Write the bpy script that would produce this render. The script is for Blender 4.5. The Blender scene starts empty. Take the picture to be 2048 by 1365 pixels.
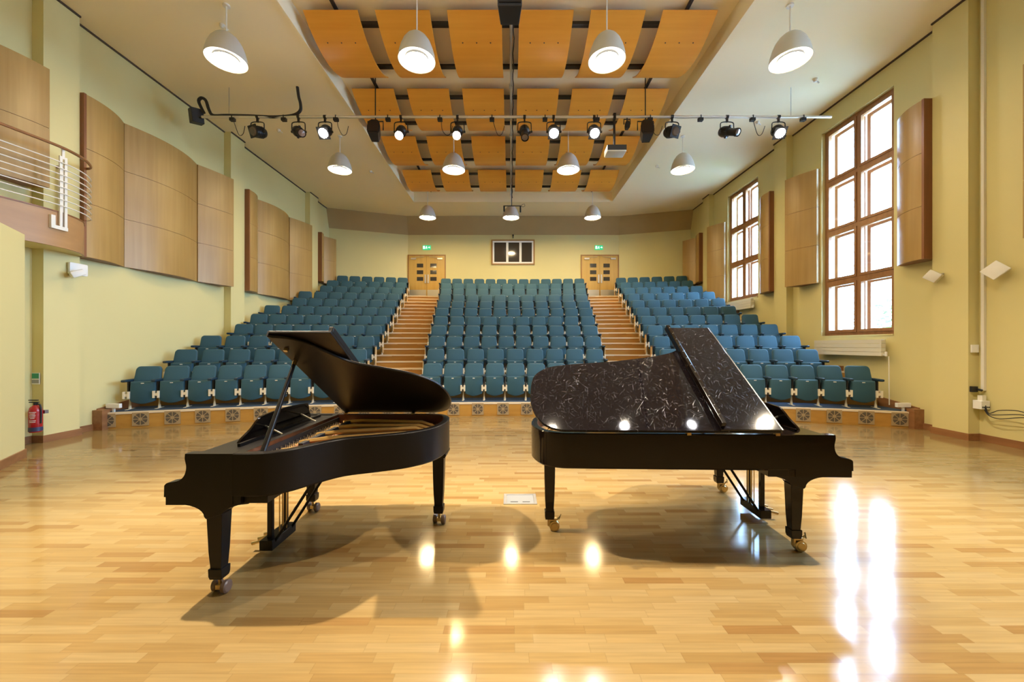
import bpy, math, random
from math import sin, cos, pi, sqrt, radians as R
random.seed(7)
SC = bpy.context.scene
COL = SC.collection
F, H, CX, HY = 763.0, 1.70, 1022.0, 691.0        # focal length in px of the 2048 wide photo, eye height, vanishing point

# ------------------------------------------------------------------ materials
def nodes(name):
    m = bpy.data.materials.new(name); m.use_nodes = True
    nt = m.node_tree
    return m, nt, nt.nodes['Principled BSDF']
def link(nt, a, b): nt.links.new(a, b)
def mat(name, col, rough=.5, metal=0., spec=.5, coat=0., emit=None, estr=0., sheen=0., var=0., vscale=6., bump=0., bscale=60.):
    m, nt, b = nodes(name)
    b.inputs['Base Color'].default_value = (*col, 1)
    b.inputs['Roughness'].default_value = rough
    b.inputs['Metallic'].default_value = metal
    b.inputs['Specular IOR Level'].default_value = spec
    b.inputs['Coat Weight'].default_value = coat
    b.inputs['Coat Roughness'].default_value = .05
    b.inputs['Sheen Weight'].default_value = sheen
    if emit:
        b.inputs['Emission Color'].default_value = (*emit, 1)
        b.inputs['Emission Strength'].default_value = estr
    tc = nt.nodes.new('ShaderNodeTexCoord')
    if var:
        n = nt.nodes.new('ShaderNodeTexNoise'); n.inputs['Scale'].default_value = vscale; n.inputs['Detail'].default_value = 4
        link(nt, tc.outputs['Object'], n.inputs['Vector'])
        mr = nt.nodes.new('ShaderNodeMapRange'); mr.inputs['To Min'].default_value = 1-var; mr.inputs['To Max'].default_value = 1+var
        link(nt, n.outputs['Fac'], mr.inputs['Value'])
        mx = nt.nodes.new('ShaderNodeMix'); mx.data_type = 'RGBA'; mx.blend_type = 'MULTIPLY'; mx.inputs[0].default_value = 1
        mx.inputs[6].default_value = (*col, 1); link(nt, mr.outputs[0], mx.inputs[7])
        link(nt, mx.outputs[2], b.inputs['Base Color'])
    if bump:
        n = nt.nodes.new('ShaderNodeTexNoise'); n.inputs['Scale'].default_value = bscale; n.inputs['Detail'].default_value = 3
        link(nt, tc.outputs['Object'], n.inputs['Vector'])
        bp = nt.nodes.new('ShaderNodeBump'); bp.inputs['Strength'].default_value = bump; bp.inputs['Distance'].default_value = .01
        link(nt, n.outputs['Fac'], bp.inputs['Height']); link(nt, bp.outputs[0], b.inputs['Normal'])
    return m
def wood(name, c1, c2, rough=.4, axis='Z', scale=1., coat=0., spec=.5):
    """veneer: noise stretched along one axis"""
    m, nt, b = nodes(name)
    tc = nt.nodes.new('ShaderNodeTexCoord'); mp = nt.nodes.new('ShaderNodeMapping')
    s = {'X': (.6, 14, 14), 'Y': (14, .6, 14), 'Z': (14, 14, .6)}[axis]
    mp.inputs['Scale'].default_value = tuple(v*scale for v in s)
    link(nt, tc.outputs['Object'], mp.inputs['Vector'])
    n = nt.nodes.new('ShaderNodeTexNoise'); n.inputs['Scale'].default_value = 1; n.inputs['Detail'].default_value = 6; n.inputs['Distortion'].default_value = .4
    link(nt, mp.outputs[0], n.inputs['Vector'])
    n2 = nt.nodes.new('ShaderNodeTexNoise'); n2.inputs['Scale'].default_value = .9; n2.inputs['Detail'].default_value = 2
    link(nt, tc.outputs['Object'], n2.inputs['Vector'])
    ad = nt.nodes.new('ShaderNodeMath'); ad.operation = 'MULTIPLY_ADD'; ad.inputs[1].default_value = .6; link(nt, n.outputs['Fac'], ad.inputs[0])
    ml = nt.nodes.new('ShaderNodeMath'); ml.operation = 'MULTIPLY'; ml.inputs[1].default_value = .4; link(nt, n2.outputs['Fac'], ml.inputs[0])
    link(nt, ml.outputs[0], ad.inputs[2])
    cr = nt.nodes.new('ShaderNodeValToRGB')
    cr.color_ramp.elements[0].position = .35; cr.color_ramp.elements[0].color = (*c1, 1)
    cr.color_ramp.elements[1].position = .65; cr.color_ramp.elements[1].color = (*c2, 1)
    link(nt, ad.outputs[0], cr.inputs[0]); link(nt, cr.outputs[0], b.inputs['Base Color'])
    b.inputs['Roughness'].default_value = rough; b.inputs['Coat Weight'].default_value = coat
    b.inputs['Specular IOR Level'].default_value = spec
    return m
def floor_mat():
    m, nt, b = nodes('strip_floor')
    N = nt.nodes.new
    def mth(op, a, b_=None, c=None):
        n = N('ShaderNodeMath'); n.operation = op
        for k, v in enumerate((a, b_, c)):
            if v is None: continue
            if isinstance(v, (int, float)): n.inputs[k].default_value = v
            else: link(nt, v, n.inputs[k])
        return n.outputs[0]
    tc = N('ShaderNodeTexCoord'); sp = N('ShaderNodeSeparateXYZ'); link(nt, tc.outputs['Object'], sp.inputs[0])
    X, Y = sp.outputs[0], sp.outputs[1]
    row = mth('FLOOR', mth('DIVIDE', Y, .068))
    w1 = N('ShaderNodeTexWhiteNoise'); w1.noise_dimensions = '1D'; link(nt, row, w1.inputs['W'])
    xs = mth('MULTIPLY_ADD', w1.outputs['Value'], 7.3, mth('DIVIDE', X, .42))
    idx = mth('FLOOR', xs)
    cb = N('ShaderNodeCombineXYZ'); link(nt, idx, cb.inputs[0]); link(nt, row, cb.inputs[1])
    w2 = N('ShaderNodeTexWhiteNoise'); w2.noise_dimensions = '3D'; link(nt, cb.outputs[0], w2.inputs['Vector'])
    cr = N('ShaderNodeValToRGB'); e = cr.color_ramp.elements
    e[0].position = 0; e[0].color = (.20, .110, .036, 1); e[1].position = 1; e[1].color = (.275, .192, .085, 1)
    e2 = e.new(.10); e2.color = (.23, .143, .050, 1); e3 = e.new(.5); e3.color = (.265, .177, .070, 1)
    link(nt, w2.outputs['Value'], cr.inputs[0])
    # grain
    mp = N('ShaderNodeMapping'); mp.inputs['Scale'].default_value = (2.2, 55, 1); link(nt, tc.outputs['Object'], mp.inputs['Vector'])
    ad = N('ShaderNodeVectorMath'); ad.operation = 'ADD'; link(nt, mp.outputs[0], ad.inputs[0])
    sc = N('ShaderNodeVectorMath'); sc.operation = 'SCALE'; sc.inputs['Scale'].default_value = 40; link(nt, w2.outputs['Color'], sc.inputs[0]); link(nt, sc.outputs[0], ad.inputs[1])
    g = N('ShaderNodeTexNoise'); g.inputs['Scale'].default_value = 1; g.inputs['Detail'].default_value = 5; link(nt, ad.outputs[0], g.inputs['Vector'])
    gm = N('ShaderNodeMapRange'); gm.inputs['From Min'].default_value = .3; gm.inputs['From Max'].default_value = .7; gm.inputs['To Min'].default_value = .90; gm.inputs['To Max'].default_value = 1.08; link(nt, g.outputs['Fac'], gm.inputs['Value'])
    # seams
    fy = mth('FRACT', mth('DIVIDE', Y, .068)); fx = mth('FRACT', xs)
    sy = mth('LESS_THAN', fy, .03); sx = mth('LESS_THAN', fx, .006)
    seam = mth('MAXIMUM', sy, sx)
    sm = mth('MULTIPLY_ADD', seam, -.22, 1.0)
    tot = mth('MULTIPLY', gm.outputs[0], sm)
    mx = N('ShaderNodeMix'); mx.data_type = 'RGBA'; mx.blend_type = 'MULTIPLY'; mx.inputs[0].default_value = 1
    link(nt, cr.outputs[0], mx.inputs[6]); link(nt, tot, mx.inputs[7]); link(nt, mx.outputs[2], b.inputs['Base Color'])
    rn = N('ShaderNodeTexNoise'); rn.inputs['Scale'].default_value = 1.4; rn.inputs['Detail'].default_value = 5; link(nt, tc.outputs['Object'], rn.inputs['Vector'])
    rm = N('ShaderNodeMapRange'); rm.inputs['To Min'].default_value = .07; rm.inputs['To Max'].default_value = .15; link(nt, rn.outputs['Fac'], rm.inputs['Value'])
    link(nt, rm.outputs[0], b.inputs['Roughness'])
    b.inputs['Specular IOR Level'].default_value = .32
    bn = N('ShaderNodeTexNoise'); bn.inputs['Scale'].default_value = 3.0; bn.inputs['Detail'].default_value = 2; link(nt, tc.outputs['Object'], bn.inputs['Vector'])
    hh = mth('ADD', bn.outputs['Fac'], mth('MULTIPLY', w2.outputs['Value'], .03))
    bp = N('ShaderNodeBump'); bp.inputs['Strength'].default_value = .05; bp.inputs['Distance'].default_value = .02
    link(nt, hh, bp.inputs['Height']); link(nt, bp.outputs[0], b.inputs['Normal'])
    return m
def scratched(name, col):
    """polished lacquer worn by fine swirl scratches"""
    m, nt, b = nodes(name); N = nt.nodes.new
    tc = N('ShaderNodeTexCoord')
    prev = None
    for k, (rot, sx, sy) in enumerate(((.2, 9, 420), (.75, 8, 380), (1.25, 10, 440), (1.75, 8, 400), (2.3, 9, 430), (2.85, 10, 380))):
        m0 = N('ShaderNodeMapping'); m0.inputs['Rotation'].default_value = (0, 0, rot); m0.inputs['Location'].default_value = (k*3.1, k*1.7, 0)
        link(nt, tc.outputs['Object'], m0.inputs['Vector'])
        mp = N('ShaderNodeMapping'); mp.inputs['Scale'].default_value = (sx, sy, .01); link(nt, m0.outputs[0], mp.inputs['Vector'])
        n = N('ShaderNodeTexNoise'); n.inputs['Scale'].default_value = 1; n.inputs['Detail'].default_value = 2; n.inputs['Distortion'].default_value = .35
        link(nt, mp.outputs[0], n.inputs['Vector'])
        mr = N('ShaderNodeMapRange'); mr.inputs['From Min'].default_value = .70; mr.inputs['From Max'].default_value = .77
        link(nt, n.outputs['Fac'], mr.inputs['Value'])
        if prev is None: prev = mr.outputs[0]
        else:
            mxn = N('ShaderNodeMath'); mxn.operation = 'MAXIMUM'; link(nt, prev, mxn.inputs[0]); link(nt, mr.outputs[0], mxn.inputs[1]); prev = mxn.outputs[0]
    mx = N('ShaderNodeMix'); mx.data_type = 'RGBA'; mx.inputs[6].default_value = (*col, 1); mx.inputs[7].default_value = (.075, .068, .085, 1)
    link(nt, prev, mx.inputs[0]); link(nt, mx.outputs[2], b.inputs['Base Color'])
    for key, lo, hi in (('Roughness', .045, .34), ('Specular IOR Level', .22, 1.0)):
        mr = N('ShaderNodeMapRange'); mr.inputs['To Min'].default_value = lo; mr.inputs['To Max'].default_value = hi
        link(nt, prev, mr.inputs['Value']); link(nt, mr.outputs[0], b.inputs[key])
    b.inputs['Coat Weight'].default_value = 0
    bp = N('ShaderNodeBump'); bp.inputs['Strength'].default_value = .25; bp.inputs['Distance'].default_value = .002
    link(nt, prev, bp.inputs['Height']); link(nt, bp.outputs[0], b.inputs['Normal'])
    return m
def glass_mat(name, fac=.07, tint=(1, 1, 1)):
    m, nt, b = nodes(name); nt.nodes.remove(b)
    t = nt.nodes.new('ShaderNodeBsdfTransparent'); t.inputs[0].default_value = (*tint, 1)
    g = nt.nodes.new('ShaderNodeBsdfGlossy'); g.inputs['Roughness'].default_value = .02
    lw = nt.nodes.new('ShaderNodeLayerWeight'); pw = nt.nodes.new('ShaderNodeMath'); pw.operation = 'POWER'; pw.inputs[1].default_value = 5; link(nt, lw.outputs['Facing'], pw.inputs[0])
    fr = nt.nodes.new('ShaderNodeMath'); fr.operation = 'MULTIPLY_ADD'; fr.inputs[1].default_value = .9; fr.inputs[2].default_value = .04; link(nt, pw.outputs[0], fr.inputs[0])
    mx = nt.nodes.new('ShaderNodeMixShader')
    link(nt, fr.outputs[0], mx.inputs[0]); link(nt, t.outputs[0], mx.inputs[1]); link(nt, g.outputs[0], mx.inputs[2])
    link(nt, mx.outputs[0], nt.nodes['Material Output'].inputs[0])
    return m
WARM = (1., .74, .37)
M = {}
M['floor'] = floor_mat()
M['paint'] = mat('yellow_paint', (.67, .59, .275), .55, var=.03, vscale=1.2)
M['ceil'] = mat('ceiling_paint', (.95, .84, .58), .85, var=.02, vscale=.8)
M['band'] = mat('tan_paint', (.44, .315, .14), .8, var=.08, vscale=1.5)
M['skirt'] = wood('skirting_wood', (.22, .095, .035), (.32, .15, .06), .35, 'Y')
M['panel'] = wood('birch_veneer', (.35, .205, .057), (.43, .27, .084), .38, 'Z', .8)
M['panel_edge'] = wood('dark_veneer_edge', (.18, .060, .018), (.25, .09, .028), .4, 'Z')
M['ply'] = wood('orange_ply', (.80, .335, .032), (.90, .415, .048), .45, 'X', .7)
M['riser'] = wood('riser_ply', (.40, .20, .038), (.50, .27, .058), .4, 'X', .8)
M['step'] = wood('step_ply', (.36, .175, .033), (.44, .225, .048), .4, 'X', .8)
M['nosing'] = mat('pale_nosing', (.72, .61, .44), .5)
M['carpet'] = mat('blue_carpet', (.032, .060, .105), .95, var=.12, vscale=40, bump=.4, bscale=300)
M['seat'] = mat('teal_fabric', (.019, .078, .112), .75, sheen=.12, var=.05, vscale=200, bump=.15, bscale=500)
M['arm'] = mat('teal_arm', (.012, .034, .056), .42)
M['cream'] = mat('cream_metal', (.74, .66, .50), .45)
M['tag'] = mat('number_plate', (.70, .70, .66), .4)
M['endp'] = wood('seat_end_wood', (.48, .30, .12), (.60, .40, .18), .45, 'Z')
M['black'] = mat('matt_black', (.012, .012, .013), .55)
M['blackm'] = mat('black_metal', (.018, .017, .017), .38, metal=.3)
M['rail'] = mat('dark_rail', (.030, .028, .028), .5)
M['satin'] = mat('satin_ebony', (.008, .0062, .005), .36, spec=.2, var=.1, vscale=30)
M['gloss'] = mat('gloss_ebony', (.008, .0045, .003), .10, spec=.25, coat=.08)
M['lid'] = scratched('scratched_ebony', (.007, .005, .006))
M['mahog'] = wood('mahogany', (.10, .028, .010), (.16, .05, .018), .3, 'X', coat=.4)
M['gold'] = mat('gold_plate', (.55, .33, .10), .38, metal=.6, var=.1, vscale=20)
M['spruce'] = wood('soundboard', (.42, .17, .07), (.55, .26, .11), .35, 'X')
M['string'] = mat('copper_string', (.42, .22, .13), .35, metal=.8)
M['brass'] = mat('brass', (.50, .37, .17), .30, metal=1.)
M['felt'] = mat('red_felt', (.50, .035, .02), .9)
M['wheel'] = mat('brown_wheel', (.13, .085, .065), .4)
M['steel'] = mat('steel', (.55, .55, .55), .3, metal=1.)
M['alu'] = mat('aluminium_pipe', (.72, .69, .62), .35, metal=.7)
M['shade'] = mat('grey_shade', (.62, .60, .53), .45, metal=.1, var=.03)
M['shade_in'] = mat('self_lit_reflector', (.85, .85, .82), .4, emit=(1, .97, .90), estr=.75)  # emission stands in for lamp light that never reaches the reflector
M['glow'] = mat('lamp_glow', (.9, .9, .88), .4, emit=WARM, estr=56)
M['glow_boost'] = mat('lamp_glow_boosted', (.9, .9, .88), .4, emit=WARM, estr=150)  # stronger copy for the farthest row, added to brighten the back wall
M['spot_on'] = mat('lit_lens', (.9, .9, .9), .3, emit=(1, .98, 1), estr=50)
M['lens'] = mat('dark_lens', (.10, .07, .055), .12, coat=.5)
M['white'] = mat('white_enamel', (.78, .75, .68), .42)
M['whitep'] = mat('white_plastic', (.80, .79, .76), .4)
M['rad'] = mat('radiator_enamel', (.70, .67, .56), .4)
M['winwood'] = wood('window_wood', (.26, .115, .040), (.37, .175, .065), .4, 'Z')
M['door'] = wood('door_veneer', (.52, .32, .075), (.62, .40, .105), .4, 'Z')
M['doorframe'] = wood('door_frame_wood', (.30, .14, .035), (.38, .19, .05), .4, 'Z')
M['kick'] = mat('kick_plate', (.62, .58, .50), .35, metal=.6)
M['darkglass'] = mat('dark_glazing', (.045, .040, .035), .08, coat=.6)
M['glass'] = glass_mat('clear_glass')
M['ctrl'] = mat('booth_dark', (.035, .032, .03), .7)
M['green'] = mat('exit_green', (.02, .50, .24), .4, emit=(.03, .75, .30), estr=.22)
M['exitw'] = mat('exit_white', (.9, .95, .9), .4, emit=(.80, 1, .85), estr=.45)
M['red'] = mat('extinguisher_red', (.42, .012, .018), .25, coat=.4)
M['blueb'] = mat('dark_blue_band', (.03, .04, .10), .4)
M['leaf'] = mat('leaf_green', (.16, .36, .10), .6, var=.3, vscale=8)
M['bark'] = mat('bark', (.16, .11, .07), .9)
M['grass'] = mat('pale_paving', (.40, .39, .37), .95, var=.2, vscale=3)
M['ventm'] = mat('vent_plate', (.36, .26, .135), .5)
M['ventd'] = mat('vent_slot', (.10, .078, .052), .7)
M['plate'] = mat('brushed_plate', (.30, .30, .30), .35, metal=.6)
M['grey'] = mat('grey_plastic', (.30, .30, .30), .4)
M['projw'] = mat('projector_shell', (.55, .54, .46), .4)

# ------------------------------------------------------------------ mesh builder
class MB:
    def __init__(s): s.v = []; s.f = []; s.mi = []
    def add(s, vs, fs, mi=0):
        o = len(s.v); s.v += [tuple(p) for p in vs]
        for f in fs: s.f.append(tuple(o+i for i in f)); s.mi.append(mi)
        return s
    def box(s, x0, x1, y0, y1, z0, z1, mi=0, tf=None):
        vs = [(x, y, z) for z in (z0, z1) for y in (y0, y1) for x in (x0, x1)]
        if tf: vs = [tf(*p) for p in vs]
        return s.add(vs, [(0, 2, 3, 1), (4, 5, 7, 6), (0, 1, 5, 4), (2, 6, 7, 3), (0, 4, 6, 2), (1, 3, 7, 5)], mi)
    def rings(s, rings, cap0=True, cap1=True, mi=0, closed=True):
        n = len(rings[0]); vs = [p for r in rings for p in r]; fs = []
        for a in range(len(rings)-1):
            for k in range(n if closed else n-1):
                k2 = (k+1) % n
                fs.append((a*n+k, a*n+k2, (a+1)*n+k2, (a+1)*n+k))
        if cap0: fs.append(tuple(reversed(range(n))))
        if cap1: fs.append(tuple((len(rings)-1)*n+k for k in range(n)))
        return s.add(vs, fs, mi)
    def tube(s, pts, r, n=8, mi=0, cap=True):
        rr = r if isinstance(r, (list, tuple)) else [r]*len(pts)
        rings = []; ref = None
        for i, p in enumerate(pts):
            a = pts[max(0, i-1)]; b = pts[min(len(pts)-1, i+1)]
            d = [b[k]-a[k] for k in range(3)]; L = sqrt(sum(c*c for c in d)) or 1; d = [c/L for c in d]
            if ref is None: ref = (0, 0, 1) if abs(d[2]) < .9 else (1, 0, 0)
            u = cross(ref, d); L = sqrt(sum(c*c for c in u)) or 1; u = [c/L for c in u]
            w = cross(d, u); ref = w
            rings.append([tuple(p[k]+rr[i]*(cos(2*pi*j/n)*u[k]+sin(2*pi*j/n)*w[k]) for k in range(3)) for j in range(n)])
        return s.rings(rings, cap, cap, mi)
    def lathe(s, prof, n=24, c=(0, 0, 0), axis='Z', mi=0, cap0=False, cap1=False):
        rings = []
        for r, h in prof:
            ring = []
            for j in range(n):
                a = 2*pi*j/n; p = (r*cos(a), r*sin(a), h)
                if axis == 'Y': p = (p[0], p[2], -p[1])
                if axis == 'X': p = (p[2], p[0], p[1])
                ring.append((p[0]+c[0], p[1]+c[1], p[2]+c[2]))
            rings.append(ring)
        return s.rings(rings, cap0, cap1, mi)
    def prism(s, poly, a0, a1, plane='XY', mi=0, tf=None):
        """polygon extruded along the third axis"""
        def P(p, a):
            q = {'XY': (p[0], p[1], a), 'XZ': (p[0], a, p[1]), 'YZ': (a, p[0], p[1])}[plane]
            return tf(*q) if tf else q
        return s.rings([[P(p, a0) for p in poly], [P(p, a1) for p in poly]], True, True, mi)
    def soft(s, poly, a0, a1, b, plane='XZ', mi=0, tf=None):
        """extruded polygon with rounded edges"""
        cx = sum(p[0] for p in poly)/len(poly); cy = sum(p[1] for p in poly)/len(poly)
        w = max(abs(p[0]-cx) for p in poly); h = max(abs(p[1]-cy) for p in poly)
        def ins(d): return [(cx+(p[0]-cx)*(1-d/w), cy+(p[1]-cy)*(1-d/h)) for p in poly]
        lv = [(a0, b*1.0), (a0+(a1-a0)/abs(a1-a0)*b*.3, b*.3), (a0+(a1-a0)/abs(a1-a0)*b, 0), (a1-(a1-a0)/abs(a1-a0)*b, 0), (a1-(a1-a0)/abs(a1-a0)*b*.3, b*.3), (a1, b)]
        rr = []
        for a, d in lv:
            ring = []
            for p in ins(d):
                q = {'XY': (p[0], p[1], a), 'XZ': (p[0], a, p[1]), 'YZ': (a, p[0], p[1])}[plane]
                ring.append(tf(*q) if tf else q)
            rr.append(ring)
        return s.rings(rr, True, True, mi)
    def build(s, name, mats, parent=None, loc=(0, 0, 0), rot=(0, 0, 0), smooth=35, bevel=0.):
        me = bpy.data.meshes.new(name); me.from_pydata(s.v, [], s.f)
        if not isinstance(mats, (list, tuple)): mats = [mats]
        for m in mats: me.materials.append(m)
        if any(s.mi): me.polygons.foreach_set('material_index', s.mi)
        import bmesh
        bm = bmesh.new(); bm.from_mesh(me); bmesh.ops.recalc_face_normals(bm, faces=bm.faces); bm.to_mesh(me); bm.free()
        if smooth:
            me.polygons.foreach_set('use_smooth', [True]*len(me.polygons)); me.set_sharp_from_angle(angle=R(smooth))
        me.update()
        o = bpy.data.objects.new(name, me); COL.objects.link(o)
        o.location = loc; o.rotation_euler = rot
        if parent: o.parent = parent
        if bevel:
            b = o.modifiers.new('bevel', 'BEVEL'); b.width = bevel; b.segments = 2; b.limit_method = 'ANGLE'; b.angle_limit = R(40)
        return o
def cross(a, b): return [a[1]*b[2]-a[2]*b[1], a[2]*b[0]-a[0]*b[2], a[0]*b[1]-a[1]*b[0]]
def spline(pts, n=6, closed=False):
    out = []; N = len(pts)
    for i in range(N if closed else N-1):
        p = [pts[(i+k) % N] if closed else pts[min(max(i+k, 0), N-1)] for k in (-1, 0, 1, 2)]
        for j in range(n):
            t = j/n
            out.append(tuple(.5*((2*b)+(-a+c)*t+(2*a-5*b+4*c-d)*t*t+(-a+3*b-3*c+d)*t**3) for a, b, c, d in zip(*p)))
    if not closed: out.append(tuple(pts[-1]))
    return out
def rrect(x0, x1, z0, z1, r, n=4, rb=None):
    """rounded rectangle outline; rb = radius of the lower corners"""
    rb = r if rb is None else rb
    out = []
    for cx, cz, a0, q in ((x1-r, z1-r, 0, r), (x0+r, z1-r, 90, r), (x0+rb, z0+rb, 180, rb), (x1-rb, z0+rb, 270, rb)):
        for k in range(n+1):
            a = R(a0+90*k/n); out.append((cx+q*cos(a), cz+q*sin(a)))
    return out
def tag(o, label=None, cat=None, group=None, kind=None):
    if label: o['label'] = label
    if cat: o['category'] = cat
    if group: o['group'] = group
    if kind: o['kind'] = kind
    return o
def thing(name, label, cat, loc=(0, 0, 0), rz=0., group=None):
    o = bpy.data.objects.new(name, None); COL.objects.link(o); o.empty_display_size = .1
    o.location = loc; o.rotation_euler = (0, 0, rz)
    return tag(o, label, cat, group)
def struct(o): o['kind'] = 'structure'; return o
def copy_tree(o, parent=None, skip=()):
    c = o.copy(); COL.objects.link(c)
    if parent: c.parent = parent
    for ch in list(o.children):
        if ch.name.split('.')[0] not in skip: copy_tree(ch, c, skip)
    return c
ORD = ['zeroth', 'first', 'second', 'third', 'fourth', 'fifth', 'sixth', 'seventh', 'eighth', 'ninth', 'tenth', 'eleventh', 'twelfth', 'thirteenth', 'fourteenth', 'fifteenth', 'sixteenth', 'seventeenth', 'eighteenth']
def area(name, loc, rot, size, power, col, shape='DISK', size_y=None, spread=None):
    l = bpy.data.lights.new(name, 'AREA'); l.shape = shape; l.size = size
    if size_y: l.size_y = size_y
    l.energy = power; l.color = col
    if spread: l.spread = spread
    o = bpy.data.objects.new(name, l); COL.objects.link(o); o.location = loc; o.rotation_euler = rot
    return o
def spot(name, loc, tgt, power, col, cone=60, blend=.5, rad=.06):
    l = bpy.data.lights.new(name, 'SPOT'); l.energy = power; l.color = col; l.spot_size = R(cone); l.spot_blend = blend; l.shadow_soft_size = rad
    o = bpy.data.objects.new(name, l); COL.objects.link(o); o.location = loc
    from mathutils import Vector
    o.rotation_euler = (Vector(tgt)-Vector(loc)).to_track_quat('-Z', 'Y').to_euler()
    return o
exec_parts = []

# ------------------------------------------------------------------ room shell
XW, XP, ZC, ZR = 8.35, 8.15, 7.92, 8.30
YB, Y0 = 18.6, -4.6                                   # back wall of the seating, wall behind the camera
fl = MB().box(-9, 9, Y0-.3, 19, -.2, 0).build('floor', M['floor']); struct(fl)

WINS = [(2.98, 4.95, 1.95, 7.38), (8.32, 10.26, 1.95, 7.38), (12.90, 14.70, 3.36, 7.42)]
wl = MB().box(-XW-.4, -XW, Y0, 19, 0, 8.6).build('wall_left', M['paint']); struct(wl)
mb = MB(); ys = Y0
for a, b, z0, z1 in WINS:
    mb.box(XW, XW+.42, ys, a, 0, 8.6); mb.box(XW, XW+.42, a, b, 0, z0); mb.box(XW, XW+.42, a, b, z1, 8.6); ys = b
mb.box(XW, XW+.42, ys, 19, 0, 8.6)
struct(mb.build('wall_right', M['paint'], smooth=0))
struct(MB().box(-9, 9, Y0-.3, Y0, 0, 8.6).build('wall_front', M['paint']))
BW = [(-XW, 17.5), (-5.02, YB), (5.26, YB), (XW, 17.72)]
struct(MB().prism(BW+[(XW, 19), (-XW, 19)], 0, 8.6).build('wall_back', M['paint'], smooth=0))
cl = MB()
RX0, RX1, RY0, RY1 = -4.2, 4.37, .8, 16.48
cl.box(-9, RX0, Y0-.3, 19, ZC, ZR+.2); cl.box(RX1, 9, Y0-.3, 19, ZC, ZR+.2)
cl.box(RX0, RX1, RY1, 19, ZC, ZR+.2); cl.box(RX0, RX1, Y0-.3, RY0, ZC, ZR+.2)
cl.box(RX0, RX1, RY0, RY1, ZR, ZR+.2)
struct(cl.build('ceiling', M['ceil'], smooth=0))
# lip around the ceiling recess
lp = MB(); e = .05
for a in ((RX0-e, RX0+.0, RY0, RY1+e), (RX1, RX1+e, RY0, RY1+e), (RX0-e, RX1+e, RY1, RY1+e)): lp.box(*a, ZC-.022, ZC)
struct(lp.build('trim_1', M['ceil'], smooth=0))
# sloping tan bulkhead above the back wall
bd = MB(); bot = [(x, y-.004, 7.08) for x, y in BW]; top = [(x, y-.26, ZC) for x, y in BW]; tb = [(x, y+.1, ZC) for x, y in BW]
bd.rings([bot, top, tb], False, False, closed=False)
bb = [(x, y+.1, 7.08) for x, y in BW]; bd.rings([bb, bot], False, False, closed=False)
struct(bd.build('wall_back_bulkhead', M['band'], smooth=0))
PIL = {'left': [(2.25, 2.8), (6.65, 7.21), (11.10, 11.67), (15.47, 16.10)], 'right': [(2.4, 2.95), (6.80, 7.38), (11.29, 11.82), (15.70, 16.20)]}
for side, s in (('left', -1), ('right', 1)):
    for a, b in PIL[side]:
        struct(MB().box(min(s*XW, s*XP), max(s*XW, s*XP), a, b, 0, ZC).build('wall_%s_pilaster' % side, M['paint'], smooth=0))
# dark strips painting in the shadow gap under the ceiling
tr = MB()
for side, s in (('left', -1), ('right', 1)):
    y = Y0
    for a, b in PIL[side]+[(17.5, 17.5)]:
        x0, x1 = sorted((s*XW, s*(XW-.03))); tr.box(x0, x1, y, a, ZC-.03, ZC)
        if b > a: x0, x1 = sorted((s*XP, s*(XP-.03))); tr.box(x0, x1, a, b, ZC-.03, ZC)
        y = b
struct(tr.build('trim_2', mat('gap_shade', (.07, .045, .03), .7), smooth=0))
# angled pier wall under the balcony
PIER = [(-7.38, 5.79), (-6.97, 5.2), (-6.1, 3.95), (-XW, 3.6), (-XW, 5.79)]
struct(MB().prism(PIER, 0, 3.38).build('wall_left_pier', M['paint'], smooth=0))
# baseboards
def base(name, runs):
    b = MB()
    for (x0, y0), (x1, y1) in runs:
        L = sqrt((x1-x0)**2+(y1-y0)**2); nx, ny = (y1-y0)/L*.022, -(x1-x0)/L*.022
        P = [(x0, y0), (x1, y1), (x1+nx, y1+ny), (x0+nx, y0+ny)]
        b.prism(P, 0, .125)
    return struct(b.build(name, M['skirt'], smooth=0))
base('baseboard_left', [((-XW, 5.79), (-XW, 6.65)), ((-XW, 6.65), (-XP, 6.65)), ((-XP, 6.628), (-XP, 7.232)), ((-XP, 7.21), (-XW, 7.21)), ((-XW, 7.21), (-XW, 7.62)),
                       ((-6.1, 3.95), (-6.97, 5.2)), ((-6.97, 5.2), (-7.38, 5.79)), ((-7.38, 5.79), (-XW, 5.79))])
base('baseboard_right', [((XW, 7.9), (XW, 7.38)), ((XP, 7.402), (XP, 6.778)), ((XP, 6.80), (XW, 6.80)), ((XW, 6.8), (XW, 3.0))])

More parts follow.
